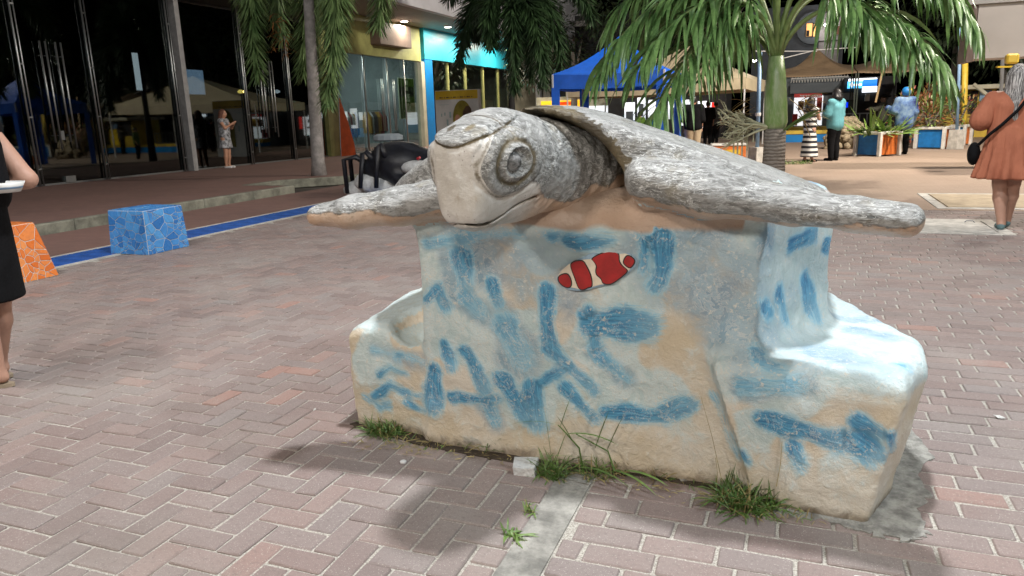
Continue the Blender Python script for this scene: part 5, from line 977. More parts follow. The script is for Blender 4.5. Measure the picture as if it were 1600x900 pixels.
# coral-stone heap behind the man in teal
t = empty('stone_heap', gnd(1322, 232), 0, 'rounded heap of small rubble stones behind the man in teal', 'stone heap'); M['rubble'] = pm('rubble_stone', (.33, .27, .18), .9, .5, 8, .5, .02); g = random.Random(2); m0 = [sdf_obj([('e', (0, 0, 0), (.1, .08, .07)), ('e', (.04, .03, .02), (.06, .06, .06))], .025, M['rubble'], 'stone', t, .03, .015, s_) for s_ in range(3)]; ms = [o.data for o in m0]
for o in m0: bpy.data.objects.remove(o)
for i in range(150):
    a = g.uniform(math.pi, 2 * math.pi) if i < 120 else g.uniform(0, 6.28); e = g.uniform(0, 1.45); r_ = .55; o = link('stone', ms[i % 3], t, (r_ * math.cos(a) * math.cos(e) * 1.1, r_ * math.sin(a) * math.cos(e), .05 + .85 * math.sin(e))); o.rotation_euler = (g.uniform(0, 6), g.uniform(0, 6), g.uniform(0, 6)); s_ = g.uniform(.7, 1.3); o.scale = (s_, s_, s_)
sdf_obj([('e', (0, 0, .4), (.55, .5, .5))], .06, M['rubble'], 'core', t, .05, .02)

# ------------------------------------------------------------------ kiosks and houses in the background
def house(name, px0, px1, Y, ztop, depth, mat, label, cat='building', pyt=None):
    a, b = onY(px0, 150, Y).x, onY(px1, 150, Y).x
    if pyt is not None: ztop = onY((px0 + px1) / 2, pyt, Y).z
    t = empty(name, ((a + b) / 2, Y, 0), 0, label, cat); MB().bb(-(b - a) / 2, (b - a) / 2, 0, depth, 0, ztop).build('wall', mat, t); return t, (b - a) / 2, ztop
def pxbox(t, px0, px1, py0, py1, mat, nm, d0=-.05, d1=.02, Y=None, bev=0.0, par=None):
    Y = Y or t.location.y; a, b = onY(px0, py1, Y), onY(px1, py0, Y); a2, b2 = onY(px0, py0, Y), onY(px1, py1, Y); x0 = (a.x + a2.x) / 2 - t.location.x; x1 = (b.x + b2.x) / 2 - t.location.x; z0 = (a.z + b2.z) / 2; z1 = (b.z + a2.z) / 2
    return MB().bb(x0, x1, d0, d1, z0, z1, bev).build(nm, mat, par or t)
M['wall_grey'] = pm('dark_grey_house', (.09, .1, .115), .8, .25, 1, .2); M['wall_block'] = pm('block_wall', (.3, .28, .28), .85, .3, 2, .3); M['win_warm'] = emis('window_warm', (1, .5, .16), .75); M['bulb'] = emis('bulb_glow', (1, .9, .8), 30); M['win_white'] = emis('window_white', (.9, .95, 1), .85); M['brown_rust'] = pm('rust_round', (.13, .05, .03), .7, .3, 5, .2); M['kiosk_red'] = pm('kiosk_red', (.5, .02, .02), .45, .2, 3, .1); M['kiosk_yellow'] = pm('kiosk_yellow', (.6, .42, .05), .5, .2, 3, .1); M['sign_blue'] = emis('sign_blue_glow', (.01, .2, .95), 1.1); M['sign_cyan'] = emis('sign_cyan_glow', (.1, .55, 1), 1.4); M['sign_white'] = emis('sign_white_glow', (.9, .95, 1), 2.0); M['slate'] = pm('slate_panel', (.1, .12, .14), .6, .2, 2, .1)
t, hw, zt = house('grey_house', 1172, 1312, 46, 0, 6, M['wall_grey'], 'dark grey house with a lit round window recess behind the taupe canopy', pyt=10)
pxbox(t, 1279, 1311, 20, 118, M['wall_block'], 'block_panel', -.15, -.05)
cxy = onY(1270, 44, 46) - t.location; m = MB(); m.prism([(cxy.x + .85 * math.cos(i), cxy.z + .85 * math.sin(i)) for i in np.linspace(0, 2 * math.pi, 24, False)], -.12, .01, 'y'); recalc(m.build('round_recess', M['slate'], t).data)
wz = pxbox(t, 1260, 1269, 37, 57, M['win_warm'], 'window', -.17, -.1); pxbox(t, 1271, 1279, 38, 57, M['win_warm'], 'window', -.17, -.1); pxbox(t, 1260, 1264.5, 48, 57, M['dark_wall'], 'window_blind', -.2, -.171); pxbox(t, 1269, 1271, 36, 58, M['dark_wall'], 'window_post', -.2, -.1); pxbox(t, 1279, 1340, 62.5, 63.5, M['dark_wall'], 'ledge_line', -.2, -.151)
c2 = onY(1310, 48, 46) - t.location; m = MB(); m.prism([(c2.x + .27 * math.cos(i), c2.z + .27 * math.sin(i)) for i in np.linspace(0, 2 * math.pi, 20, False)], -.22, -.05, 'y'); recalc(m.build('round_vent', M['wall_block'], t).data); m = MB(); m.prism([(c2.x + .22 * math.cos(i), c2.z + .22 * math.sin(i)) for i in np.linspace(0, 2 * math.pi, 20, False)], -.25, -.221, 'y'); recalc(m.build('vent_cover', M['brown_rust'], t).data)
def bulb(px, py, Y, w, label, col=(1, .88, .75), r_=.07):
    p = onY(px, py, Y); t = empty('bulb_lamp', p, 0, label, 'lamp'); m = MB(); n, mm = 12, 8; m.add([Vector((r_ * math.sin(a) * math.cos(b), r_ * math.sin(a) * math.sin(b), r_ * math.cos(a))) for a in [math.pi * i / mm for i in range(mm + 1)] for b in [2 * math.pi * j / n for j in range(n)]], [(i * n + j, (i + 1) * n + j, (i + 1) * n + (j + 1) % n, i * n + (j + 1) % n) for i in range(mm) for j in range(n)]); m.build('bulb', M['bulb'], t, True); MB().tube([(0, 0, r_ * .8), (0, 0, r_ + .1)], .03, 8).build('socket', M['dark_wall'], t); MB().tube([(0, 0, r_ + .1), (0, .3, r_ + .15)], .012, 6).build('bracket', M['dark_wall'], t)
    ld = bpy.data.lights.new('bulb_light', 'POINT'); ld.energy = w; ld.shadow_soft_size = r_ + .04; ld.color = col; o = bpy.data.objects.new('bulb_light', ld); COL.objects.link(o); o.parent = t; o.location = (0, -.15, 0)
bulb(1290, 39, 45.3, 40, 'bare white bulb on the grey house wall', (1, .95, .92)); bulb(1179, 95, 33, 60, 'bare warm bulb left of the green palm trunk', (1, .8, .62))
t, hw, zt = house('dark_house', 860, 1010, 44, 0, 5, M['dark_wall'], 'unlit dark house behind the blue tent', pyt=22)
m = MB(); g0 = [onY(x, y, 43.6) - t.location for x, y in ((872, 66), (902, 64), (883, 36))]; m.prism([(p.x, p.z) for p in g0], -.5, -.3, 'y'); recalc(m.build('gable', pm('gable_wood', (.18, .12, .09), .8, .2, 3, .2), t).data); m = MB(); g0 = [onY(x, y, 43.6) - t.location for x, y in ((876, 66), (889, 65), (882, 48))]; m.prism([(p.x, p.z) for p in g0], -.55, -.49, 'y'); recalc(m.build('gable_glow', emis('gable_glow', (1, .2, .05), .35), t).data)
# yellow banner kiosk under the blue tent
t, hw, zt = house('yellow_kiosk', 838, 972, 40, 0, 2, M['cream_wall'], 'kiosk with a glowing yellow and orange banner behind the blue tent', 'kiosk', pyt=150)
pxbox(t, 846, 915, 157, 170, emis('banner_yellow', (1, .55, .02), .8), 'banner', -.06, -.01); pxbox(t, 872, 893, 159, 164, emis('banner_red', (.8, .06, .0), .6), 'banner_print', -.09, -.061)
pxbox(t, 912, 918, 157, 184, M['kiosk_yellow'], 'post', -.08, -.01); pxbox(t, 918, 970, 165, 186, M['win_white'], 'lit_counter', -.05, -.01); pxbox(t, 918, 970, 186, 200, M['blue_col'], 'counter_front', -.2, -.01)
# brightly lit shop row seen under the beige tent
t, hw, zt = house('lit_shop', 950, 1135, 37, 0, 3, M['dark_wall'], 'brightly lit small shop seen under the beige tent', 'shop', pyt=140)
for x0, x1, y0, y1 in ((976, 992, 160, 188), (996, 1012, 152, 190), (1013, 1026, 156, 184), (1044, 1060, 158, 186), (1064, 1078, 156, 196), (1090, 1104, 158, 200), (1105, 1117, 160, 196)): pxbox(t, x0, x1, y0, y1, M['win_white'], 'lit_window', -.05, -.01)
for x0, x1, y0, y1, mt in ((1000, 1006, 162, 182, 'slate'), (1095, 1100, 166, 172, 'slate'), (1092, 1103, 180, 183, 'brown_rust'), (1048, 1054, 168, 186, 'slate'), (980, 990, 174, 188, 'slate'), (1068, 1074, 165, 180, 'grey_blue')): pxbox(t, x0, x1, y0, y1, M[mt], 'shelf_goods', -.3, -.06)
pxbox(t, 975, 1026, 188, 204, M['blue_col'], 'blue_counter', -.4, -.06); pxbox(t, 1113, 1119, 160, 183, emis('red_banner', (.9, .03, .02), .5), 'red_banner', -.35, -.3)
pxbox(t, 1010, 1013, 140, 204, M['dark_wall'], 'post', -.2, -.06); pxbox(t, 1060, 1063, 140, 204, M['dark_wall'], 'post', -.2, -.06)
# kiosk with red front, screens and lattice under the taupe canopy
t, hw, zt = house('snack_kiosk', 1215, 1330, 38, 0, 2.5, M['slate'], 'snack kiosk with red front and grey sign board under the taupe canopy', 'kiosk', pyt=122)
pxbox(t, 1235, 1325, 130, 145, M['slate'], 'sign_board', -.4, -.02); pxbox(t, 1240, 1285, 150, 196, M['win_white'], 'lit_opening', -.03, -.01); pxbox(t, 1241, 1284, 146, 152, M['kiosk_red'], 'red_header', -.35, -.03); pxbox(t, 1276, 1284, 152, 176, M['kiosk_red'], 'red_post', -.3, -.03); pxbox(t, 1238, 1246, 178, 196, M['kiosk_red'], 'red_post', -.3, -.03); pxbox(t, 1257, 1273, 155, 172, M['kiosk_yellow'], 'menu_board', -.2, -.03); pxbox(t, 1247, 1256, 158, 172, M['brown_rust'], 'shelf_goods', -.2, -.03); pxbox(t, 1232, 1330, 197, 204, M['kiosk_yellow'], 'counter', -.7, -.03); pxbox(t, 1232, 1330, 204, 214, M['blue_col'], 'counter_base', -.65, -.03)
for i in range(14): pxbox(t, 1250 + i * 2.4, 1251.2 + i * 2.4, 148.5, 150.5 + (i % 3), M['ad_white'], 'hanging_sachet', -.4, -.36)
lt = pxbox(t, 1236, 1325, 121, 122.2, M['ad_white'], 'lattice_rail', -.45, -.4); A_ = onY(1236, 130, 38) - t.location; B_ = onY(1325, 127, 38) - t.location
for i in range(20):
    f_ = A_.lerp(B_, i / 20); g_ = A_.lerp(B_, (i + .5) / 20); h_ = A_.lerp(B_, (i + 1) / 20); up_ = Vector((0, 0, .28)); MB().tube([f_ + Vector((0, -.42, 0)), g_ + up_ + Vector((0, -.42, 0)), h_ + Vector((0, -.42, 0))], .02, 4).build('lattice_bar', M['ad_white'], t)
t, hw, zt = house('screen_booth', 1318, 1400, 36, 0, 2, M['dark_wall'], 'dark booth with a glowing blue and white sign', 'booth', pyt=120)
pxbox(t, 1324, 1347, 127, 138, M['sign_cyan'], 'sign_panel', -.12, -.02); pxbox(t, 1348, 1370, 124, 135, M['sign_blue'], 'sign_panel', -.12, -.02); pxbox(t, 1347, 1370, 135, 144, M['sign_white'], 'sign_panel', -.1, -.02); pxbox(t, 1326, 1370, 122.5, 126.5, M['sign_white'], 'sign_panel', -.1, -.02)
pxbox(t, 1333, 1346, 131, 134, M['sign_white'], 'sign_lettering', -.15, -.121); m = MB(); c3 = onY(1330.5, 132.5, 36) - t.location; m.prism([(c3.x + .075 * math.cos(i), c3.z + .11 * math.sin(i)) for i in np.linspace(0, 2 * math.pi, 16, False)], -.15, -.121, 'y'); recalc(m.build('sign_emblem', M['sign_white'], t).data)
pxbox(t, 1313, 1336, 145, 156, M['grey_blue'], 'counter_panel', -.4, -.02); pxbox(t, 1351, 1358, 147, 158, M['ad_white'], 'notice', -.3, -.02); pxbox(t, 1322, 1334, 158, 170, M['poster_dark'], 'dark_goods', -.4, -.02); pxbox(t, 1320, 1324, 160, 168, M['screen_blue'], 'small_screen', -.42, -.4)
# railing
ra, rb2 = onY(1308, 190, 33), onY(1402, 188, 33); t = empty('railing', ((ra.x + rb2.x) / 2, 33, 0), 0, 'grey metal railing behind the spiky planter', 'railing'); hw = (rb2.x - ra.x) / 2
for z in (.45, 1.0): MB().tube([(-hw, 0, z), (hw, 0, z)], .025, 6).build('rail', M['pole_steel'], t)
for i in range(9): MB().tube([(-hw + i * hw / 4, 0, 0), (-hw + i * hw / 4, 0, 1.0)], .02, 6).build('post', M['pole_steel'], t)
# low wall with yellow cap along the kiosks
wa, wb = onY(1222, 205, 31), onY(1500, 205, 31); t = empty('low_wall', ((wa.x + wb.x) / 2, 31, 0), 0, 'low blue wall with a yellow cap behind the planters', 'wall'); hw = (wb.x - wa.x) / 2; MB().bb(-hw, hw, 0, .3, 0, .3).build('base', M['blue_col'], t); MB().bb(-hw - .03, hw + .03, -.04, .34, .3, .44, .01).build('cap', M['kiosk_yellow'], t)
# two small motorbikes parked behind the rubble
def motorbike(px, py, label, col, rz):
    b = gnd(px, py); t = empty('motorbike', b, rz, label, 'motorbike')
    for s in (-.6, .6):
        n = 16; m = MB(); m.tube([(s + .27 * math.cos(a), 0, .3 + .27 * math.sin(a)) for a in np.linspace(0, 2 * math.pi, n + 1)], .05, 6, False); w_ = m.build('wheel', M['poster_dark'], t, True); MB().tube([(s, -.04, .3), (s, .04, .3)], .1, 10).build('hub', M['steel'], w_)
    sdf_obj([('c', (-.5, 0, .62), (.1, 0, .6), .13, .12), ('c', (.1, 0, .55), (.45, 0, .8), .1, .1), ('e', (0, 0, .42), (.25, .13, .17))], .035, col, 'body', t, .08); sdf_obj([('e', (-.3, 0, .78), (.38, .13, .07))], .03, M['poster_dark'], 'seat', t); MB().tube([(.6, 0, .3), (.42, 0, .95), (.35, 0, 1.05)], .03, 6).build('fork', M['steel'], t); MB().tube([(.3, -.32, 1.05), (.38, 0, 1.05), (.3, .32, 1.05)], .018, 6).build('handlebar', M['steel'], t); MB().lathe((.48, 0, .85), [(.05, 0), (.09, .03), (.09, .1), (.04, .13)], 10).build('headlight', M['white_metal'], t)
motorbike(1312, 206, 'white motorbike parked beside the rubble heap', M['ad_white'], R(30)); motorbike(1340, 205, 'dark red motorbike parked behind the spiky planter', pm('bike_red', (.12, .02, .03), .3, .2, 4, .05), R(60))
# --- right side: canopy block, yellow column, stall and dark trees
M['canopy_pale'] = pm('canopy_pale', (.42, .385, .36), .6, .08, .6, .05)
a = onY(1521, 92, 17); b = onY(1521, 8, 17); t = empty('canopy_building', (a.x + 3.5, 17, 0), 0, 'pale overhanging canopy edge at the top right corner', 'building'); MB().bb(-3.5, 4.5, 0, .9, a.z, b.z).build('fascia', M['canopy_pale'], t); MB().bb(-3.7, 4.7, -.1, 1.1, b.z + .003, b.z + .4).build('roof_slab', M['soffit'], t); MB().bb(-3.62, -3.505, .02, .9, a.z - .05, b.z).build('side_trim', M['brown_box'], t)
for x in (3.0,): MB().bb(x - .2, x + .2, .3, .7, 0, a.z - .003).build('column', M['canopy_pale'], t)
cb = gnd(1506, 226); MB().tube([cb - t.location, onY(1508, 88, cb.y) - t.location], .085, 12).build('yellow_column', M['kiosk_yellow'], t, True)
MB().tube([onY(1563, 170, 20) - t.location, onY(1567, 88, 20) - t.location], .04, 8).build('thin_post', M['pole_steel'], t)
q_ = onY(1581, 92, 16.5) - t.location; MB().box(q_, (.2, .2, .18), None, .03).build('yellow_lamp_box', M['kiosk_yellow'], t); MB().box(q_ + Vector((-.12, -.12, -.14)), (.3, .05, .03), R(20)).build('lamp_lip', M['ad_yellow'], t)
t, hw, zt = house('yellow_stall', 1478, 1556, 33, 0, 2, M['kiosk_yellow'], 'yellow stall with a flat roof and blue panel at the right', 'stall', pyt=140)
MB().bb(-hw - .3, hw + .3, -.6, 2.2, zt, zt + .16, .02).build('roof', M['cream_wall'], t); pxbox(t, 1530, 1548, 141, 158, M['pole_blue'], 'blue_panel', -.1, -.01); pxbox(t, 1480, 1522, 142, 178, M['dark_wall'], 'opening', -.04, -.008); pxbox(t, 1519, 1524, 142, 214, M['dark_wall'], 'post', -.1, -.04); pxbox(t, 1528, 1556, 160, 200, emis('yellow_board', (.75, .5, .02), .3), 'yellow_board', -.12, -.03)
MB().tube([onY(1522, 132, 32) - t.location, onY(1552, 156, 31.5) - t.location], .07, 8).build('fallen_beam', M['cream_wall'], t)
M['tree_dark'] = leaf_mat('tree_dark', (.008, .016, .006), (.03, .05, .018), .6)
def dark_tree(px, pyb, Y, hgt, r_, n, label, seed):
    b = Vector((onY(px, pyb, Y).x, Y, 0)); t = empty('dark_tree', b, 0, label, 'tree'); g = random.Random(seed); MB().tube([(0, 0, 0), (.1, 0, hgt * .35), (.0, .1, hgt * .6)], [.22, .16, .1], 10).build('trunk', M['trunk'], t, True)
    for i in range(5): a = g.uniform(0, 6.28); MB().tube([(.05, .05, hgt * .4), (math.cos(a) * r_ * .5, math.sin(a) * r_ * .5, hgt * .7)], [.09, .04], 6).build('limb', M['trunk'], t)
    m = MB(); cl = [(g.uniform(-.7, .7) * r_, g.uniform(-.7, .7) * r_, hgt * g.uniform(.4, .95), g.uniform(.3, .5) * r_) for _ in range(16)]
    for i in range(n):
        c = g.choice(cl); d = Vector((g.gauss(0, 1), g.gauss(0, 1), g.gauss(0, 1))).normalized(); blade(m, Vector(c[:3]) + d * c[3] * g.uniform(.5, 1.05), d + Vector((0, 0, -.3)), .3, .07, .5, 3, g)
    tag(m.build('crown', M['tree_dark'], t, True), kind='stuff')
dark_tree(1560, 200, 36, 7, 3.4, 2600, 'dark leafy tree behind the yellow stall', 1); dark_tree(1480, 190, 42, 8, 3.6, 2200, 'dark leafy tree behind the red bushes', 2); dark_tree(895, 150, 39, 7.5, 3.0, 2200, 'dark leafy tree left of the blue tent', 3); dark_tree(1100, 150, 50, 11, 5, 2600, 'tall dark tree rising behind the beige tent', 4)

# ------------------------------------------------------------------ people
M['skin_tan'] = pm('skin_tan', (.42, .22, .14), .5, .12, 6, .05); M['skin_fair'] = pm('skin_fair', (.44, .25, .18), .5, .12, 6, .05); M['skin_dark'] = pm('skin_dark', (.13, .07, .045), .5, .15, 6, .05)
M['hair_black'] = pm('hair_black', (.012, .01, .01), .45, .4, 30, .3, sc3=(3, 3, .4)); M['cloth_black'] = pm('cloth_black', (.007, .007, .008), .9, .3, 8, .2, spec=.12)
k = NT('hair_silver'); n = k.noise(9, 5, .7, k.map((9, 9, .8)), .5); k.base(k.ramp(n, [(.34, (.02, .018, .018)), (.48, (.14, .13, .125)), (.6, (.5, .48, .46))])).rough(.45); k.bump(n, .6, .01); M['hair_silver'] = k.mat
k = NT('dress_terracotta'); n = k.noise(5, 4); n2 = k.noise(3.0, 3, .6, k.map((9, 9, .8))); k.base(k.mix(k.ss(n, .3, .7), (.3, .095, .05), (.38, .13, .07))).rough(.85); k.bump(n2, .5, .03); M['dress'] = k.mat
k = NT('striped_cloth'); w = k.n('TexWave', wave_type='BANDS', bands_direction='Z', wave_profile='SIN'); k.l(k.co(), w.inputs[0]); w.inputs['Scale'].default_value = 2.6; w.inputs['Distortion'].default_value = .25; k.base(k.mix(k.ss(w.outputs[1], .46, .54), (.02, .02, .025), (.66, .65, .62))).rough(.85); M['striped'] = k.mat
M['denim_teal'] = pm('teal_jacket', (.1, .3, .34), .8, .25, 5, .2); k = NT('tie_dye'); n = k.noise(3.2, 5, .6); k.base(k.ramp(n, [(.38, (.012, .02, .1)), (.48, (.08, .15, .3)), (.6, (.19, .28, .38)), (.72, (.34, .38, .38))])).rough(.85); M['tie_dye'] = k.mat
M['khaki'] = pm('khaki_cloth', (.42, .33, .22), .85, .15, 6, .2); M['pink_cloth'] = pm('pink_cloth', (.6, .36, .26), .85, .2, 6, .2); M['dark_olive'] = pm('dark_olive_cloth', (.05, .05, .035), .85, .25, 6, .2); M['sandal'] = pm('sandal', (.3, .24, .17), .7, .2, 8, .1); M['shoe_teal'] = pm('shoe_grey_teal', (.1, .17, .18), .7, .2, 8, .1); M['white_shoe'] = pm('white_shoe', (.6, .6, .6), .6, .1, 8, .1); M['print_cloth'] = pm('print_cloth', (.3, .31, .33), .85, .9, 14, .1)
def person(loc, rz, H, label, skin, J=None, clothes=(), hair=None, h=.02, bare_hair=None, build=1.0):
    """facing +y locally; J overrides joints (in units of body height)"""
    j = dict(pelvis=(0, 0, .52), chest=(0, 0, .72), neck=(0, .0, .83), head=(0, .012, .925), sl=(-.105, 0, .805), sr=(.105, 0, .805), el=(-.135, -.02, .63), er=(.135, -.02, .63), wl=(-.13, .05, .49), wr=(.13, .05, .49), hl=(-.05, 0, .5), hr=(.05, 0, .5), kl=(-.052, .012, .275), kr=(.052, .012, .275), al=(-.055, -.01, .04), ar=(.055, -.01, .04), tl=(-.065, .085, .012), tr=(.065, .085, .012)); j.update(J or {})
    j = {k_: tuple(c * H for c in v) for k_, v in j.items()}; u = H * build; t = empty('person', loc, rz, label, 'person'); w = .5 * (Vector(j['hl']) + Vector(j['hr']))
    pr = [('e', j['head'], (.046 * H, .057 * H, .066 * H)), ('e', tuple(Vector(j['head']) + Vector((0, .018 * H, -.03 * H))), (.036 * H, .04 * H, .04 * H)), ('e', tuple(Vector(j['head']) + Vector((0, .06 * H, -.008 * H))), (.008 * H, .014 * H, .012 * H)), ('c', j['neck'], j['head'], .032 * H, .032 * H),
          ('c', tuple(Vector(j['chest']) + Vector((-.035 * H, 0, .02 * H))), tuple(Vector(j['pelvis']) + Vector((-.03 * H, 0, .02 * H))), .062 * u, .062 * u), ('c', tuple(Vector(j['chest']) + Vector((.035 * H, 0, .02 * H))), tuple(Vector(j['pelvis']) + Vector((.03 * H, 0, .02 * H))), .062 * u, .062 * u), ('c', j['sl'], j['sr'], .034 * u, .034 * u), ('c', j['chest'], j['neck'], .05 * u, .03 * u)]
    for s in 'lr':
        pr += [('c', j['s' + s], j['e' + s], .034 * u, .026 * u), ('c', j['e' + s], j['w' + s], .026 * u, .017 * u), ('c', j['h' + s], j['k' + s], .056 * u, .036 * u), ('c', j['k' + s], tuple(Vector(j['k' + s]).lerp(Vector(j['a' + s]), .35)), .034 * u, .036 * u), ('c', tuple(Vector(j['k' + s]).lerp(Vector(j['a' + s]), .35)), j['a' + s], .036 * u, .021 * u), ('c', j['a' + s], j['t' + s], .02 * u, .014 * u), ('e', tuple(Vector(j['a' + s]) + Vector((0, -.008 * H, -.014 * H))), (.02 * H, .024 * H, .018 * H))]
        d = (Vector(j['w' + s]) - Vector(j['e' + s])).normalized(); sd = d.cross(Vector((0, 1, .2))).normalized(); sg = 1 if s == 'l' else -1; wv = Vector(j['w' + s]); pr.append(('c', tuple(wv), tuple(wv + d * .045 * H), .016 * H, .02 * H))
        for q, (o, ln) in enumerate(((-1.5, .04), (-.5, .046), (.5, .044), (1.5, .036))): pr.append(('c', tuple(wv + d * .05 * H + sd * o * .0105 * H), tuple(wv + d * (.05 + ln) * H + sd * o * .0135 * H + Vector((0, .012 * H, 0))), .0055 * H, .0042 * H))
        pr.append(('c', tuple(wv + d * .02 * H + sd * .016 * H), tuple(wv + d * .045 * H + sd * .036 * H + Vector((0, .01 * H, 0))), .0062 * H, .005 * H))
    for sx in (-1, 1): pr.append(('e', tuple(Vector(j['head']) + Vector((sx * .047 * H, 0, -.005 * H))), (.007 * H, .014 * H, .018 * H)))
    sdf_obj(pr, h, skin, 'body', t, .012 * H)
    for sx in (-1, 1):
        m = MB(); c = Vector(j['head']) + Vector((sx * .018 * H, .05 * H, .004 * H)); m.lathe(c, [(.001, -.008 * H), (.008 * H, 0), (.001, .008 * H)], 8); m.build('eye', M['cloth_black'], t)
    m = MB(); c = Vector(j['head']) + Vector((0, .054 * H, -.034 * H)); m.box(c, (.026 * H, .01 * H, .006 * H), None, .002); m.build('mouth', M['brown_rust'], t)
    for nm, mat, prims, hh, kb in clothes: sdf_obj([tuple([p[0]] + [tuple(c * H for c in v) if isinstance(v, tuple) else v for v in p[1:]]) if p[0] == 'e' else (('c', tuple(c * H for c in p[1]), tuple(c * H for c in p[2]), p[3] * H, p[4] * H) if p[0] == 'c' else ('s', p[1] * H, p[2] * H, tuple(c * H for c in p[3]), tuple(c * H for c in p[4]), tuple(c * H for c in p[5]), tuple(c * H for c in p[6]), p[7], p[8])) for p in prims], hh, mat, nm, t, kb, .009 if nm in ('dress', 'jacket', 'shirt', 'sleeve', 'trousers', 'shorts', 'blouse', 'hair') else .003, 5)
    return t, j
def shortcut(J):
    j = dict(chest=(0, 0, .72), pelvis=(0, 0, .52), sl=(-.105, 0, .805), sr=(.105, 0, .805), el=(-.135, -.02, .63), er=(.135, -.02, .63), wl=(-.13, .05, .49), wr=(.13, .05, .49), hl=(-.05, 0, .5), hr=(.05, 0, .5), kl=(-.052, .012, .275), kr=(.052, .012, .275), al=(-.055, -.01, .04), ar=(.055, -.01, .04), head=(0, .012, .925), neck=(0, 0, .83)); j.update(J or {}); return j
def add(a, b): return tuple(x + y for x, y in zip(a, b))
def top(J, mat, nm='top', long=1, g=.012, low=.5, wide=1.0):
    j = shortcut(J); p = [('c', add(j['chest'], (-.035, 0, .02)), add(j['pelvis'], (-.032 * wide, 0, low - .52 + .06)), .064 + g, .064 + g * 1.3), ('c', add(j['chest'], (.035, 0, .02)), add(j['pelvis'], (.032 * wide, 0, low - .52 + .06)), .064 + g, .064 + g * 1.3), ('c', j['sl'], j['sr'], .036 + g, .036 + g), ('c', j['chest'], add(j['neck'], (0, 0, -.02)), .06, .036)]
    for s in 'lr':
        if long >= 1: p.append(('c', j['s' + s], j['e' + s], .036 + g, .03 + g))
        if long >= 2: p.append(('c', j['e' + s], j['w' + s], .03 + g, .022 + g))
        if long == .5: p.append(('c', j['s' + s], tuple(a + (b - a) * .45 for a, b in zip(j['s' + s], j['e' + s])), .04 + g, .04 + g))
    return (nm, mat, p, .02, .02)
def trousers(J, mat, nm='trousers', full=1, g=.012):
    j = shortcut(J); p = [('c', add(j['hl'], (0, 0, .03)), add(j['hr'], (0, 0, .03)), .06 + g, .06 + g)]
    for s in 'lr':
        p.append(('c', j['h' + s], j['k' + s], .058 + g, .04 + g))
        if full: p.append(('c', j['k' + s], add(j['a' + s], (0, 0, .01)), .04 + g, .026 + g))
    return (nm, mat, p, .02, .015)
def shoes(J, mat, nm='shoe'):
    j = shortcut(J); out = []
    for s in 'lr': a = j['a' + s]; tt = (J or {}).get('t' + s, (a[0] - .008 if s == 'l' else a[0] + .008, a[1] + .09, .012)); mid = tuple((x + y) / 2 for x, y in zip(a, tt)); out.append((nm, mat, [('c', add(a, (0, -.012, -.02)), add(tt, (0, 0, .004)), .024, .021)], .012, .01))
    return out
def hairc(J, mat, long=0.0, back=1.0):
    j = shortcut(J); hd = j['head']; p = [('e', add(hd, (0, -.012, .014)), (.054, .06, .062))]
    if long: p += [('c', add(hd, (0, -.03, .01)), add(hd, (.0, -.05, -long)), .05, .05), ('c', add(hd, (-.03, -.02, 0)), add(hd, (-.05, -.045, -long * .9)), .035, .03), ('c', add(hd, (.03, -.02, 0)), add(hd, (.05, -.045, -long * .9)), .035, .03)]
    return ('hair', mat, p, .016, .02)
# woman in the terracotta dress, walking away, right
J = dict(al=(.0, -.01, .045), ar=(.035, .10, .05), tl=(-.01, .075, .012), tr=(.04, .19, .03), kl=(-.03, .03, .28), kr=(.045, .07, .29), hl=(-.05, 0, .5), hr=(.05, 0, .5), el=(-.17, -.005, .66), wl=(-.06, .12, .7), er=(.165, .0, .66), wr=(.08, .13, .72), head=(.0, .02, .925))
ow, oj = person(gnd(1563, 359), R(-8), 1.66, 'woman in a short terracotta dress with long silver hair walking away', M['skin_fair'], J,
    [('dress', M['dress'], [('s', .32, .63, (.18, .15), (.115, .09), (0, -.005, 0), (0, 0, 0), 15, .11), ('c', (-.045, 0, .74), (-.045, 0, .6), .082, .084), ('c', (.045, 0, .74), (.045, 0, .6), .082, .084), ('c', (-.1, 0, .79), (.1, 0, .79), .055, .055)], .016, .02),
     ('sleeve', M['dress'], [('c', (-.115, 0, .8), (-.165, -.02, .68), .05, .066), ('c', (-.165, -.01, .67), (-.1, .08, .67), .06, .035)], .018, .02), ('sleeve', M['dress'], [('c', (.115, 0, .8), (.165, -.02, .68), .05, .066), ('c', (.165, -.01, .67), (.1, .08, .67), .06, .035)], .018, .02),
     hairc(J, M['hair_silver'], .235)] + shoes(J, M['shoe_teal'], 'shoe'), h=.016, build=1.12)
hb = empty('shoulder_bag', ow.location, R(-8), 'black shoulder bag with strap across the walking woman', 'bag'); MB().tube([(.1, -.14, 1.36), (.02, -.165, 1.22), (-.1, -.17, 1.08), (-.2, -.16, .98), (-.29, -.05, .86)], .016, 6).build('strap', M['cloth_black'], hb); sdf_obj([('e', (-.31, .02, .78), (.06, .13, .12))], .02, M['cloth_black'], 'pouch', hb)
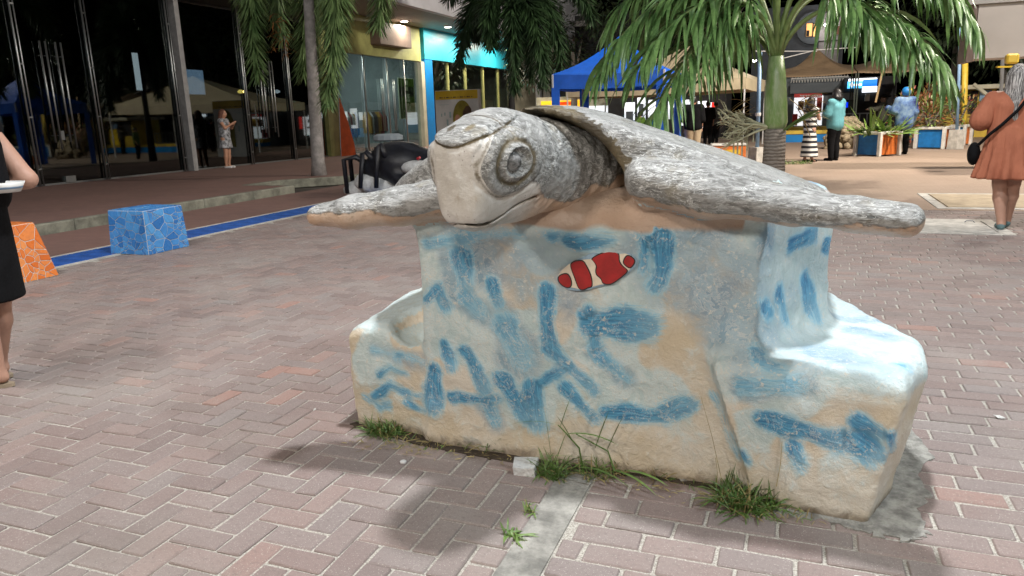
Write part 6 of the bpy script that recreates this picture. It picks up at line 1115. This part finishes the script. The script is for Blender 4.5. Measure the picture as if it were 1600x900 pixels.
# woman in black at the left edge
J = dict(al=(-.045, -.01, .042), ar=(.05, .05, .042), tl=(-.05, .085, .012), tr=(.06, .15, .012), er=(.13, -.1, .635), wr=(.1, .06, .6), el=(-.13, -.1, .635), wl=(-.08, .07, .6))
lb = gnd(16, 597)
lw_, lj = person(lb + Vector((-.03, .0, 0)), R(112), 1.66, 'woman in a black skirt and flip-flops cut off by the left edge', M['skin_fair'], J,
    [('skirt', M['cloth_black'], [('s', .272, .6, (.105, .1), (.095, .085), (0, .005, 0), (0, 0, 0), 7, .02)], .014, .015), top(J, M['cloth_black'], 'vest', 0, .022, .55), hairc(J, M['hair_black'], .16)], h=.014, build=1.12)
for s, (a, tt) in dict(l=((-.045, -.01), (-.05, .085)), r=((.05, .05), (.06, .15))).items():
    a = Vector((a[0], a[1], 0)) * 1.66; b = Vector((tt[0], tt[1], 0)) * 1.66; d = (b - a).normalized(); n = Vector((-d.y, d.x, 0)); c = (a + b) / 2
    m = MB(); m.prism([tuple((c + d * (.145 * math.cos(q) - .01) + n * (.05 + .008 * math.cos(q)) * math.sin(q)).xy) for q in np.linspace(0, 2 * math.pi, 18, False)], .0, .018, 'z'); fl_ = m.build('flip_flop', M['sandal'], lw_)
    MB().tube([c + n * .045 + Vector((0, 0, .02)), c + d * .02 + n * .035 + Vector((0, 0, .06)), c + d * .085 + Vector((0, 0, .05)), c + d * .02 - n * .035 + Vector((0, 0, .06)), c - n * .045 + Vector((0, 0, .02))], .006, 6).build('strap', M['ad_white'], fl_)
bp = onY(4, 291, lb.y + .05); t = empty('paper_tray', bp, R(112), 'white and pale blue paper tray held by the woman in black', 'tray'); MB().lathe((0, 0, -.03), [(.06, 0), (.075, .0), (.1, .05), (.095, .05), (.07, .008)], 16).build('tray', M['ad_white'], t, True); MB().lathe((0, 0, -.012), [(.08, 0), (.086, .0), (.092, .02), (.086, .02)], 16).build('blue_band', M['pole_blue'], t, True)
# people farther off
J = dict(al=(-.04, -.03, .04), ar=(.03, .05, .04), er=(.12, .06, .66), wr=(.05, .14, .66), el=(-.12, .06, .66), wl=(-.05, .14, .66))
person(gnd(1262, 253), R(-40), 1.55, 'woman in a long black and white striped dress facing the man in teal', M['skin_fair'], J, [('dress', M['striped'], [('s', .08, .6, (.135, .125), (.085, .075), (.02, 0, 0), (0, 0, 0), 6, .05), ('c', (-.035, 0, .74), (-.03, 0, .58), .076, .08), ('c', (.035, 0, .74), (.03, 0, .58), .076, .08), ('c', (-.1, 0, .8), (.1, 0, .8), .045, .045)], .022, .02), hairc(J, M['hair_black'], .1)] + shoes(J, M['cloth_black']), h=.025)
J = dict(el=(-.14, .03, .65), wl=(-.06, .13, .64), er=(.14, .02, .64), wr=(.13, .1, .54))
person(gnd(1301, 251), R(50), 1.72, 'man in a teal jacket and black trousers beside the striped dress', M['skin_dark'], J, [top(J, M['denim_teal'], 'jacket', 2, .024, .44), trousers(J, M['cloth_black']), hairc(J, M['hair_black'], .05)] + shoes(J, M['cloth_black']), h=.025)
J = dict(el=(-.15, .0, .66), wl=(-.19, .14, .7), er=(.14, -.02, .64), wr=(.14, .05, .5))
person(gnd(1408, 241), R(20), 1.72, 'man in a blue tie-dyed shirt behind the nearest planter', M['skin_dark'], J, [top(J, M['tie_dye'], 'shirt', 2, .03, .4), trousers(J, M['cloth_black']), ('cap', M['pl_blue'], [('e', (0, .0, .945), (.066, .07, .07))], .018, .02), ('cap_panel', M['kiosk_yellow'], [('e', (.028, .012, .955), (.052, .062, .064))], .018, .02)] + shoes(J, M['cloth_black']), h=.025)
J = dict(el=(-.13, .05, .66), wl=(-.03, .13, .68), er=(.13, .05, .66), wr=(.03, .13, .7))
person(gnd(1440, 224), R(160), 1.6, 'woman in a peach top among the red bushes', M['skin_tan'], J, [top(J, M['pink_cloth'], 'blouse', 1, .02, .5), trousers(J, M['dark_olive']), hairc(J, M['hair_black'], .1)] + shoes(J, M['cloth_black']), h=.03)
J = dict(el=(-.17, .1, .72), wl=(-.27, .2, .72), er=(.14, .05, .66), wr=(.08, .16, .66))
person(gnd(1376, 222), R(70), 1.62, 'dark figure in olive clothes and wide hat behind the planter plants', M['skin_dark'], J, [top(J, M['dark_olive'], 'shirt', 2, .025, .45), trousers(J, M['cloth_black']), ('hat', M['cloth_black'], [('e', (0, .0, .985), (.14, .15, .022)), ('e', (0, 0, 1.0), (.06, .065, .045))], .02, .02)] + shoes(J, M['cloth_black']), h=.03)
person(Vector((*onY(1083, 200, 21).xy, 0)), R(10), 1.7, 'man in a black shirt and khaki shorts under the beige tent', M['skin_tan'], None, [top(None, M['cloth_black'], 'shirt', 1, .03, .46, 1.3), trousers(None, M['khaki'], 'shorts', 0, .03), hairc(None, M['hair_black'], .0)] + shoes(None, M['cloth_black']), h=.025, build=1.15)
J = dict(el=(-.12, .08, .68), wl=(-.05, .16, .74), er=(.12, .08, .68), wr=(.05, .16, .74))
person(Vector((-15.0, onX(357, 262, -15.0).y, .13)), R(-75), 1.62, 'woman in a grey print dress and white shoes beside the dark glass front', M['skin_tan'], J, [('dress', M['print_cloth'], [('s', .34, .62, (.12, .11), (.085, .075), (0, 0, 0), (0, 0, 0), 6, .04), ('c', (-.035, 0, .74), (-.03, 0, .58), .078, .08), ('c', (.035, 0, .74), (.03, 0, .58), .078, .08), ('c', (-.1, 0, .8), (.1, 0, .8), .05, .05)], .022, .02), hairc(J, M['brown_rust'], .1)] + shoes(J, M['white_shoe']), h=.025)
for px, Y, lab, m_, rz in ((1106, 30, 'dark clothed man standing at the lit shop', 'cloth_black', 20), (1118, 31, 'second dark clothed person by the red banner', 'slate', -30), (1000, 24, 'seated looking person in green behind the blue tent leg', 'poster_green', 60)):
    person(Vector((*onY(px, 190, Y).xy, 0)), R(rz), 1.65 if px != 1000 else 1.35, lab, M['skin_tan'], None, [top(None, M[m_], 'shirt', 1, .02, .46), trousers(None, M['cloth_black']), hairc(None, M['hair_black'])], h=.035)

# ------------------------------------------------------------------ weeds and bits at the foot of the monument
M['weed'] = leaf_mat('weed_leaf', (.045, .1, .016), (.14, .22, .05), .5); M['weed_dry'] = leaf_mat('weed_dry', (.2, .16, .06), (.34, .28, .13), .7)
def tuft(px, py, n, L_, w, spread, label, seed, dry=.25, lean=(0, 0), erect=(.3, 1.35)):
    t = empty('grass_tuft', gnd(px, py), 0, label, 'weeds'); g = random.Random(seed); m = MB()
    for i in range(n):
        a = g.uniform(0, 2 * math.pi); e = g.uniform(*erect); r_ = spread * math.sqrt(g.random()); b = g.uniform(0, 6.28); m.cur = 1 if g.random() < dry else 0
        blade(m, Vector((r_ * math.cos(b), r_ * math.sin(b) * .6, 0)), Vector((math.cos(a) * math.cos(e) + lean[0], math.sin(a) * math.cos(e) + lean[1], math.sin(e))), L_ * g.uniform(.45, 1.1), w, g.uniform(.4, 1.6), 4, g)
    tag(m.build('blades', [M['weed'], M['weed_dry']], t, True), kind='stuff'); return t
tuft(600, 676, 260, .11, .0028, .08, 'grass tuft at the left foot of the pedestal', 1, .2); tuft(765, 704, 45, .1, .0025, .05, 'thin grass tuft against the pedestal left of the white stone', 2, .4)
tuft(862, 742, 170, .1, .003, .06, 'short grass tuft right of the white stone', 3, .15); tuft(800, 838, 45, .085, .004, .025, 'small green grass tuft on the concrete strip nearest the viewer', 4, .05, erect=(.15, .9)); tuft(826, 800, 30, .05, .003, .022, 'tiny grass tuft on the edge of the concrete strip', 5, .2)
tuft(1165, 790, 380, .12, .003, .1, 'dense grass tuft at the corner of the right seat', 6, .2); tuft(1000, 735, 160, .07, .0025, .14, 'sparse dry grass along the pedestal foot', 7, .6); tuft(700, 697, 40, .06, .0022, .1, 'sparse dry grass at the left of the pedestal foot', 8, .7)
tuft(1238, 256, 240, .16, .006, .45, 'green grass patch at the foot of the green palm', 9, .2); tuft(525, 272, 200, .14, .006, .5, 'grass around the foot of the sidewalk palm', 10, .4)
t = empty('tall_weed', gnd(905, 735), 0, 'tall weed with long arching blades before the pedestal', 'weed'); g = random.Random(4); st = MB(); rt_ = gnd(905, 735)
def WP(px, py, y): return onY(px, py, y) - rt_
for P_ in ([(912, 738, 2.4), (905, 700, 2.4), (880, 672, 2.38), (872, 664, 2.37)], [(960, 735, 2.4), (950, 705, 2.42), (900, 678, 2.4)]): st.tube([WP(*p) for p in P_], [.004, .0032, .0025, .002][:len(P_)], 6)
st.build('stem', M['weed'], t)
for (a, b, L_, dr) in (((872, 664, 2.37), (-1, 0, .25), .17, .7), ((875, 668, 2.37), (.3, 0, 1), .1, .2), ((885, 678, 2.38), (.8, 0, .3), .16, .8), ((895, 690, 2.38), (-.4, -.2, 1), .1, .3), ((862, 720, 2.36), (-.1, 0, 1), .16, .25), ((868, 722, 2.36), (.3, .1, 1), .12, .2), ((880, 728, 2.36), (.6, -.2, .8), .15, 1.0), ((930, 700, 2.4), (.3, 0, 1), .13, .2), ((948, 705, 2.42), (.35, 0, 1), .14, .3), ((905, 715, 2.36), (-1, -.2, .2), .16, .5), ((905, 730, 2.36), (.9, -.2, .35), .17, .9), ((960, 735, 2.38), (.7, -.3, .2), .15, .8), ((980, 735, 2.38), (.9, -.2, .25), .13, .7)):
    m = MB(); blade(m, WP(*a), Vector(b), L_ * 1.25, .0055, dr, 6, g); m.build('leaf', M['weed'], t, True)
t = empty('thin_weed', gnd(1180, 785), 0, 'thin dry weed stalks rising against the right seat', 'weed')
for a, b in (((1128, 752, 2.4), (1095, 618, 2.46)), ((1213, 760, 2.33), (1222, 690, 2.36)), ((1120, 760, 2.4), (1118, 715, 2.4))):
    o_ = gnd(1180, 785); st = MB(); p0, p1 = onY(*a) - o_, onY(*b) - o_; st.tube([p0, p0.lerp(p1, .5) + Vector((.004, 0, 0)), p1], [.0013, .001, .0008], 5); st.build('stalk', M['weed_dry'], t)
t = empty('white_stone', gnd(822, 738), R(8), 'broken white concrete chunk at the pedestal foot', 'stone'); m = MB(); m.add([(-.04, -.03, 0), (.04, -.035, 0), (.045, .03, 0), (-.045, .035, 0), (-.045, -.028, .03), (.038, -.036, .035), (.043, .032, .05), (-.05, .03, .045)], [(3, 2, 1, 0), (4, 5, 6, 7), (0, 1, 5, 4), (1, 2, 6, 5), (2, 3, 7, 6), (3, 0, 4, 7)]); m.build('chunk', M['white_rough'], t); t2 = MB(); t2.add([(.03, .01, 0), (.05, .005, 0), (.05, .03, .0), (.04, .02, .02)], [(0, 2, 1), (0, 1, 3), (1, 2, 3), (2, 0, 3)]); t2.build('chip', M['white_rough'], t)
m = MB(); m.lathe((0, 0, 0), [(.012, 0), (.013, .006), (.011, .008), (.003, .009)], 12); t = empty('bottle_cap', gnd(630, 723), 0, 'small white bottle cap on the paving by the pedestal shadow', 'bottle cap'); m.build('cap', M['white_shoe'], t)
def litter(px, py, s, label, seed, mat):
    g = random.Random(seed); P = [(s * math.cos(a) * g.uniform(.5, 1), s * .6 * math.sin(a) * g.uniform(.5, 1)) for a in np.linspace(0, 2 * math.pi, 9, False)]; t = empty('litter_scrap', gnd(px, py, .002), g.uniform(0, 6), label, 'litter'); m = MB(); m.prism(P, 0, .0025, 'z'); m.build('scrap', mat, t); m = MB(); m.prism([(p[0] * .5 + s * .2, p[1] * .4) for p in P], .0027, .005, 'z'); m.build('fold', mat, t)
litter(1562, 652, .03, 'white paper scrap on the paving at the right', 1, M['ad_white']); litter(1345, 905, .02, 'small pale scrap on the bricks near the bottom', 2, M['ad_white']); litter(1140, 742, .02, 'brown dead leaf by the right seat', 3, M['dry_leaf']); litter(1070, 748, .035, 'grey cement crumb beneath the pedestal', 4, M['cement_rough']); litter(492, 640, .012, 'tiny white scrap on the herringbone paving', 5, M['ad_white'])

tuft(640, 688, 120, .07, .0022, .12, 'matted dry grass between the left tuft and the white stone', 21, .75, erect=(.05, .8)); tuft(935, 737, 150, .09, .0025, .1, 'matted green grass under the tall weed', 22, .35); tuft(1090, 752, 110, .06, .0022, .1, 'low dry grass in the corner before the right seat', 23, .6, erect=(.05, .9)); tuft(1240, 803, 70, .05, .002, .1, 'thin grass line along the right seat foot', 24, .6)
t = empty('leaf_litter', gnd(960, 742), 0, None, None); g = random.Random(12); m = MB()
for i in range(170):
    p = gnd(g.choice((620, 700, 780, 930, 1000, 1080, 1130)) + g.gauss(0, 30), 700) ; x = g.uniform(-1.7, -.05); y = 2.44 + .03 * math.sin(x * 5) - abs(g.gauss(0, .035)); blade(m, Vector((x, y, .004)) - t.location, Vector((g.uniform(-1, 1), g.uniform(-1, 1), .05)), g.uniform(.012, .035), g.uniform(.001, .004), .1, 3, g)
bpy.data.objects.remove(t); o = m.build('leaf_litter', M['weed_dry'], None, False, gnd(960, 742)); tag(o, 'dry leaf litter and stems along the pedestal foot', 'leaf litter', None, 'stuff')
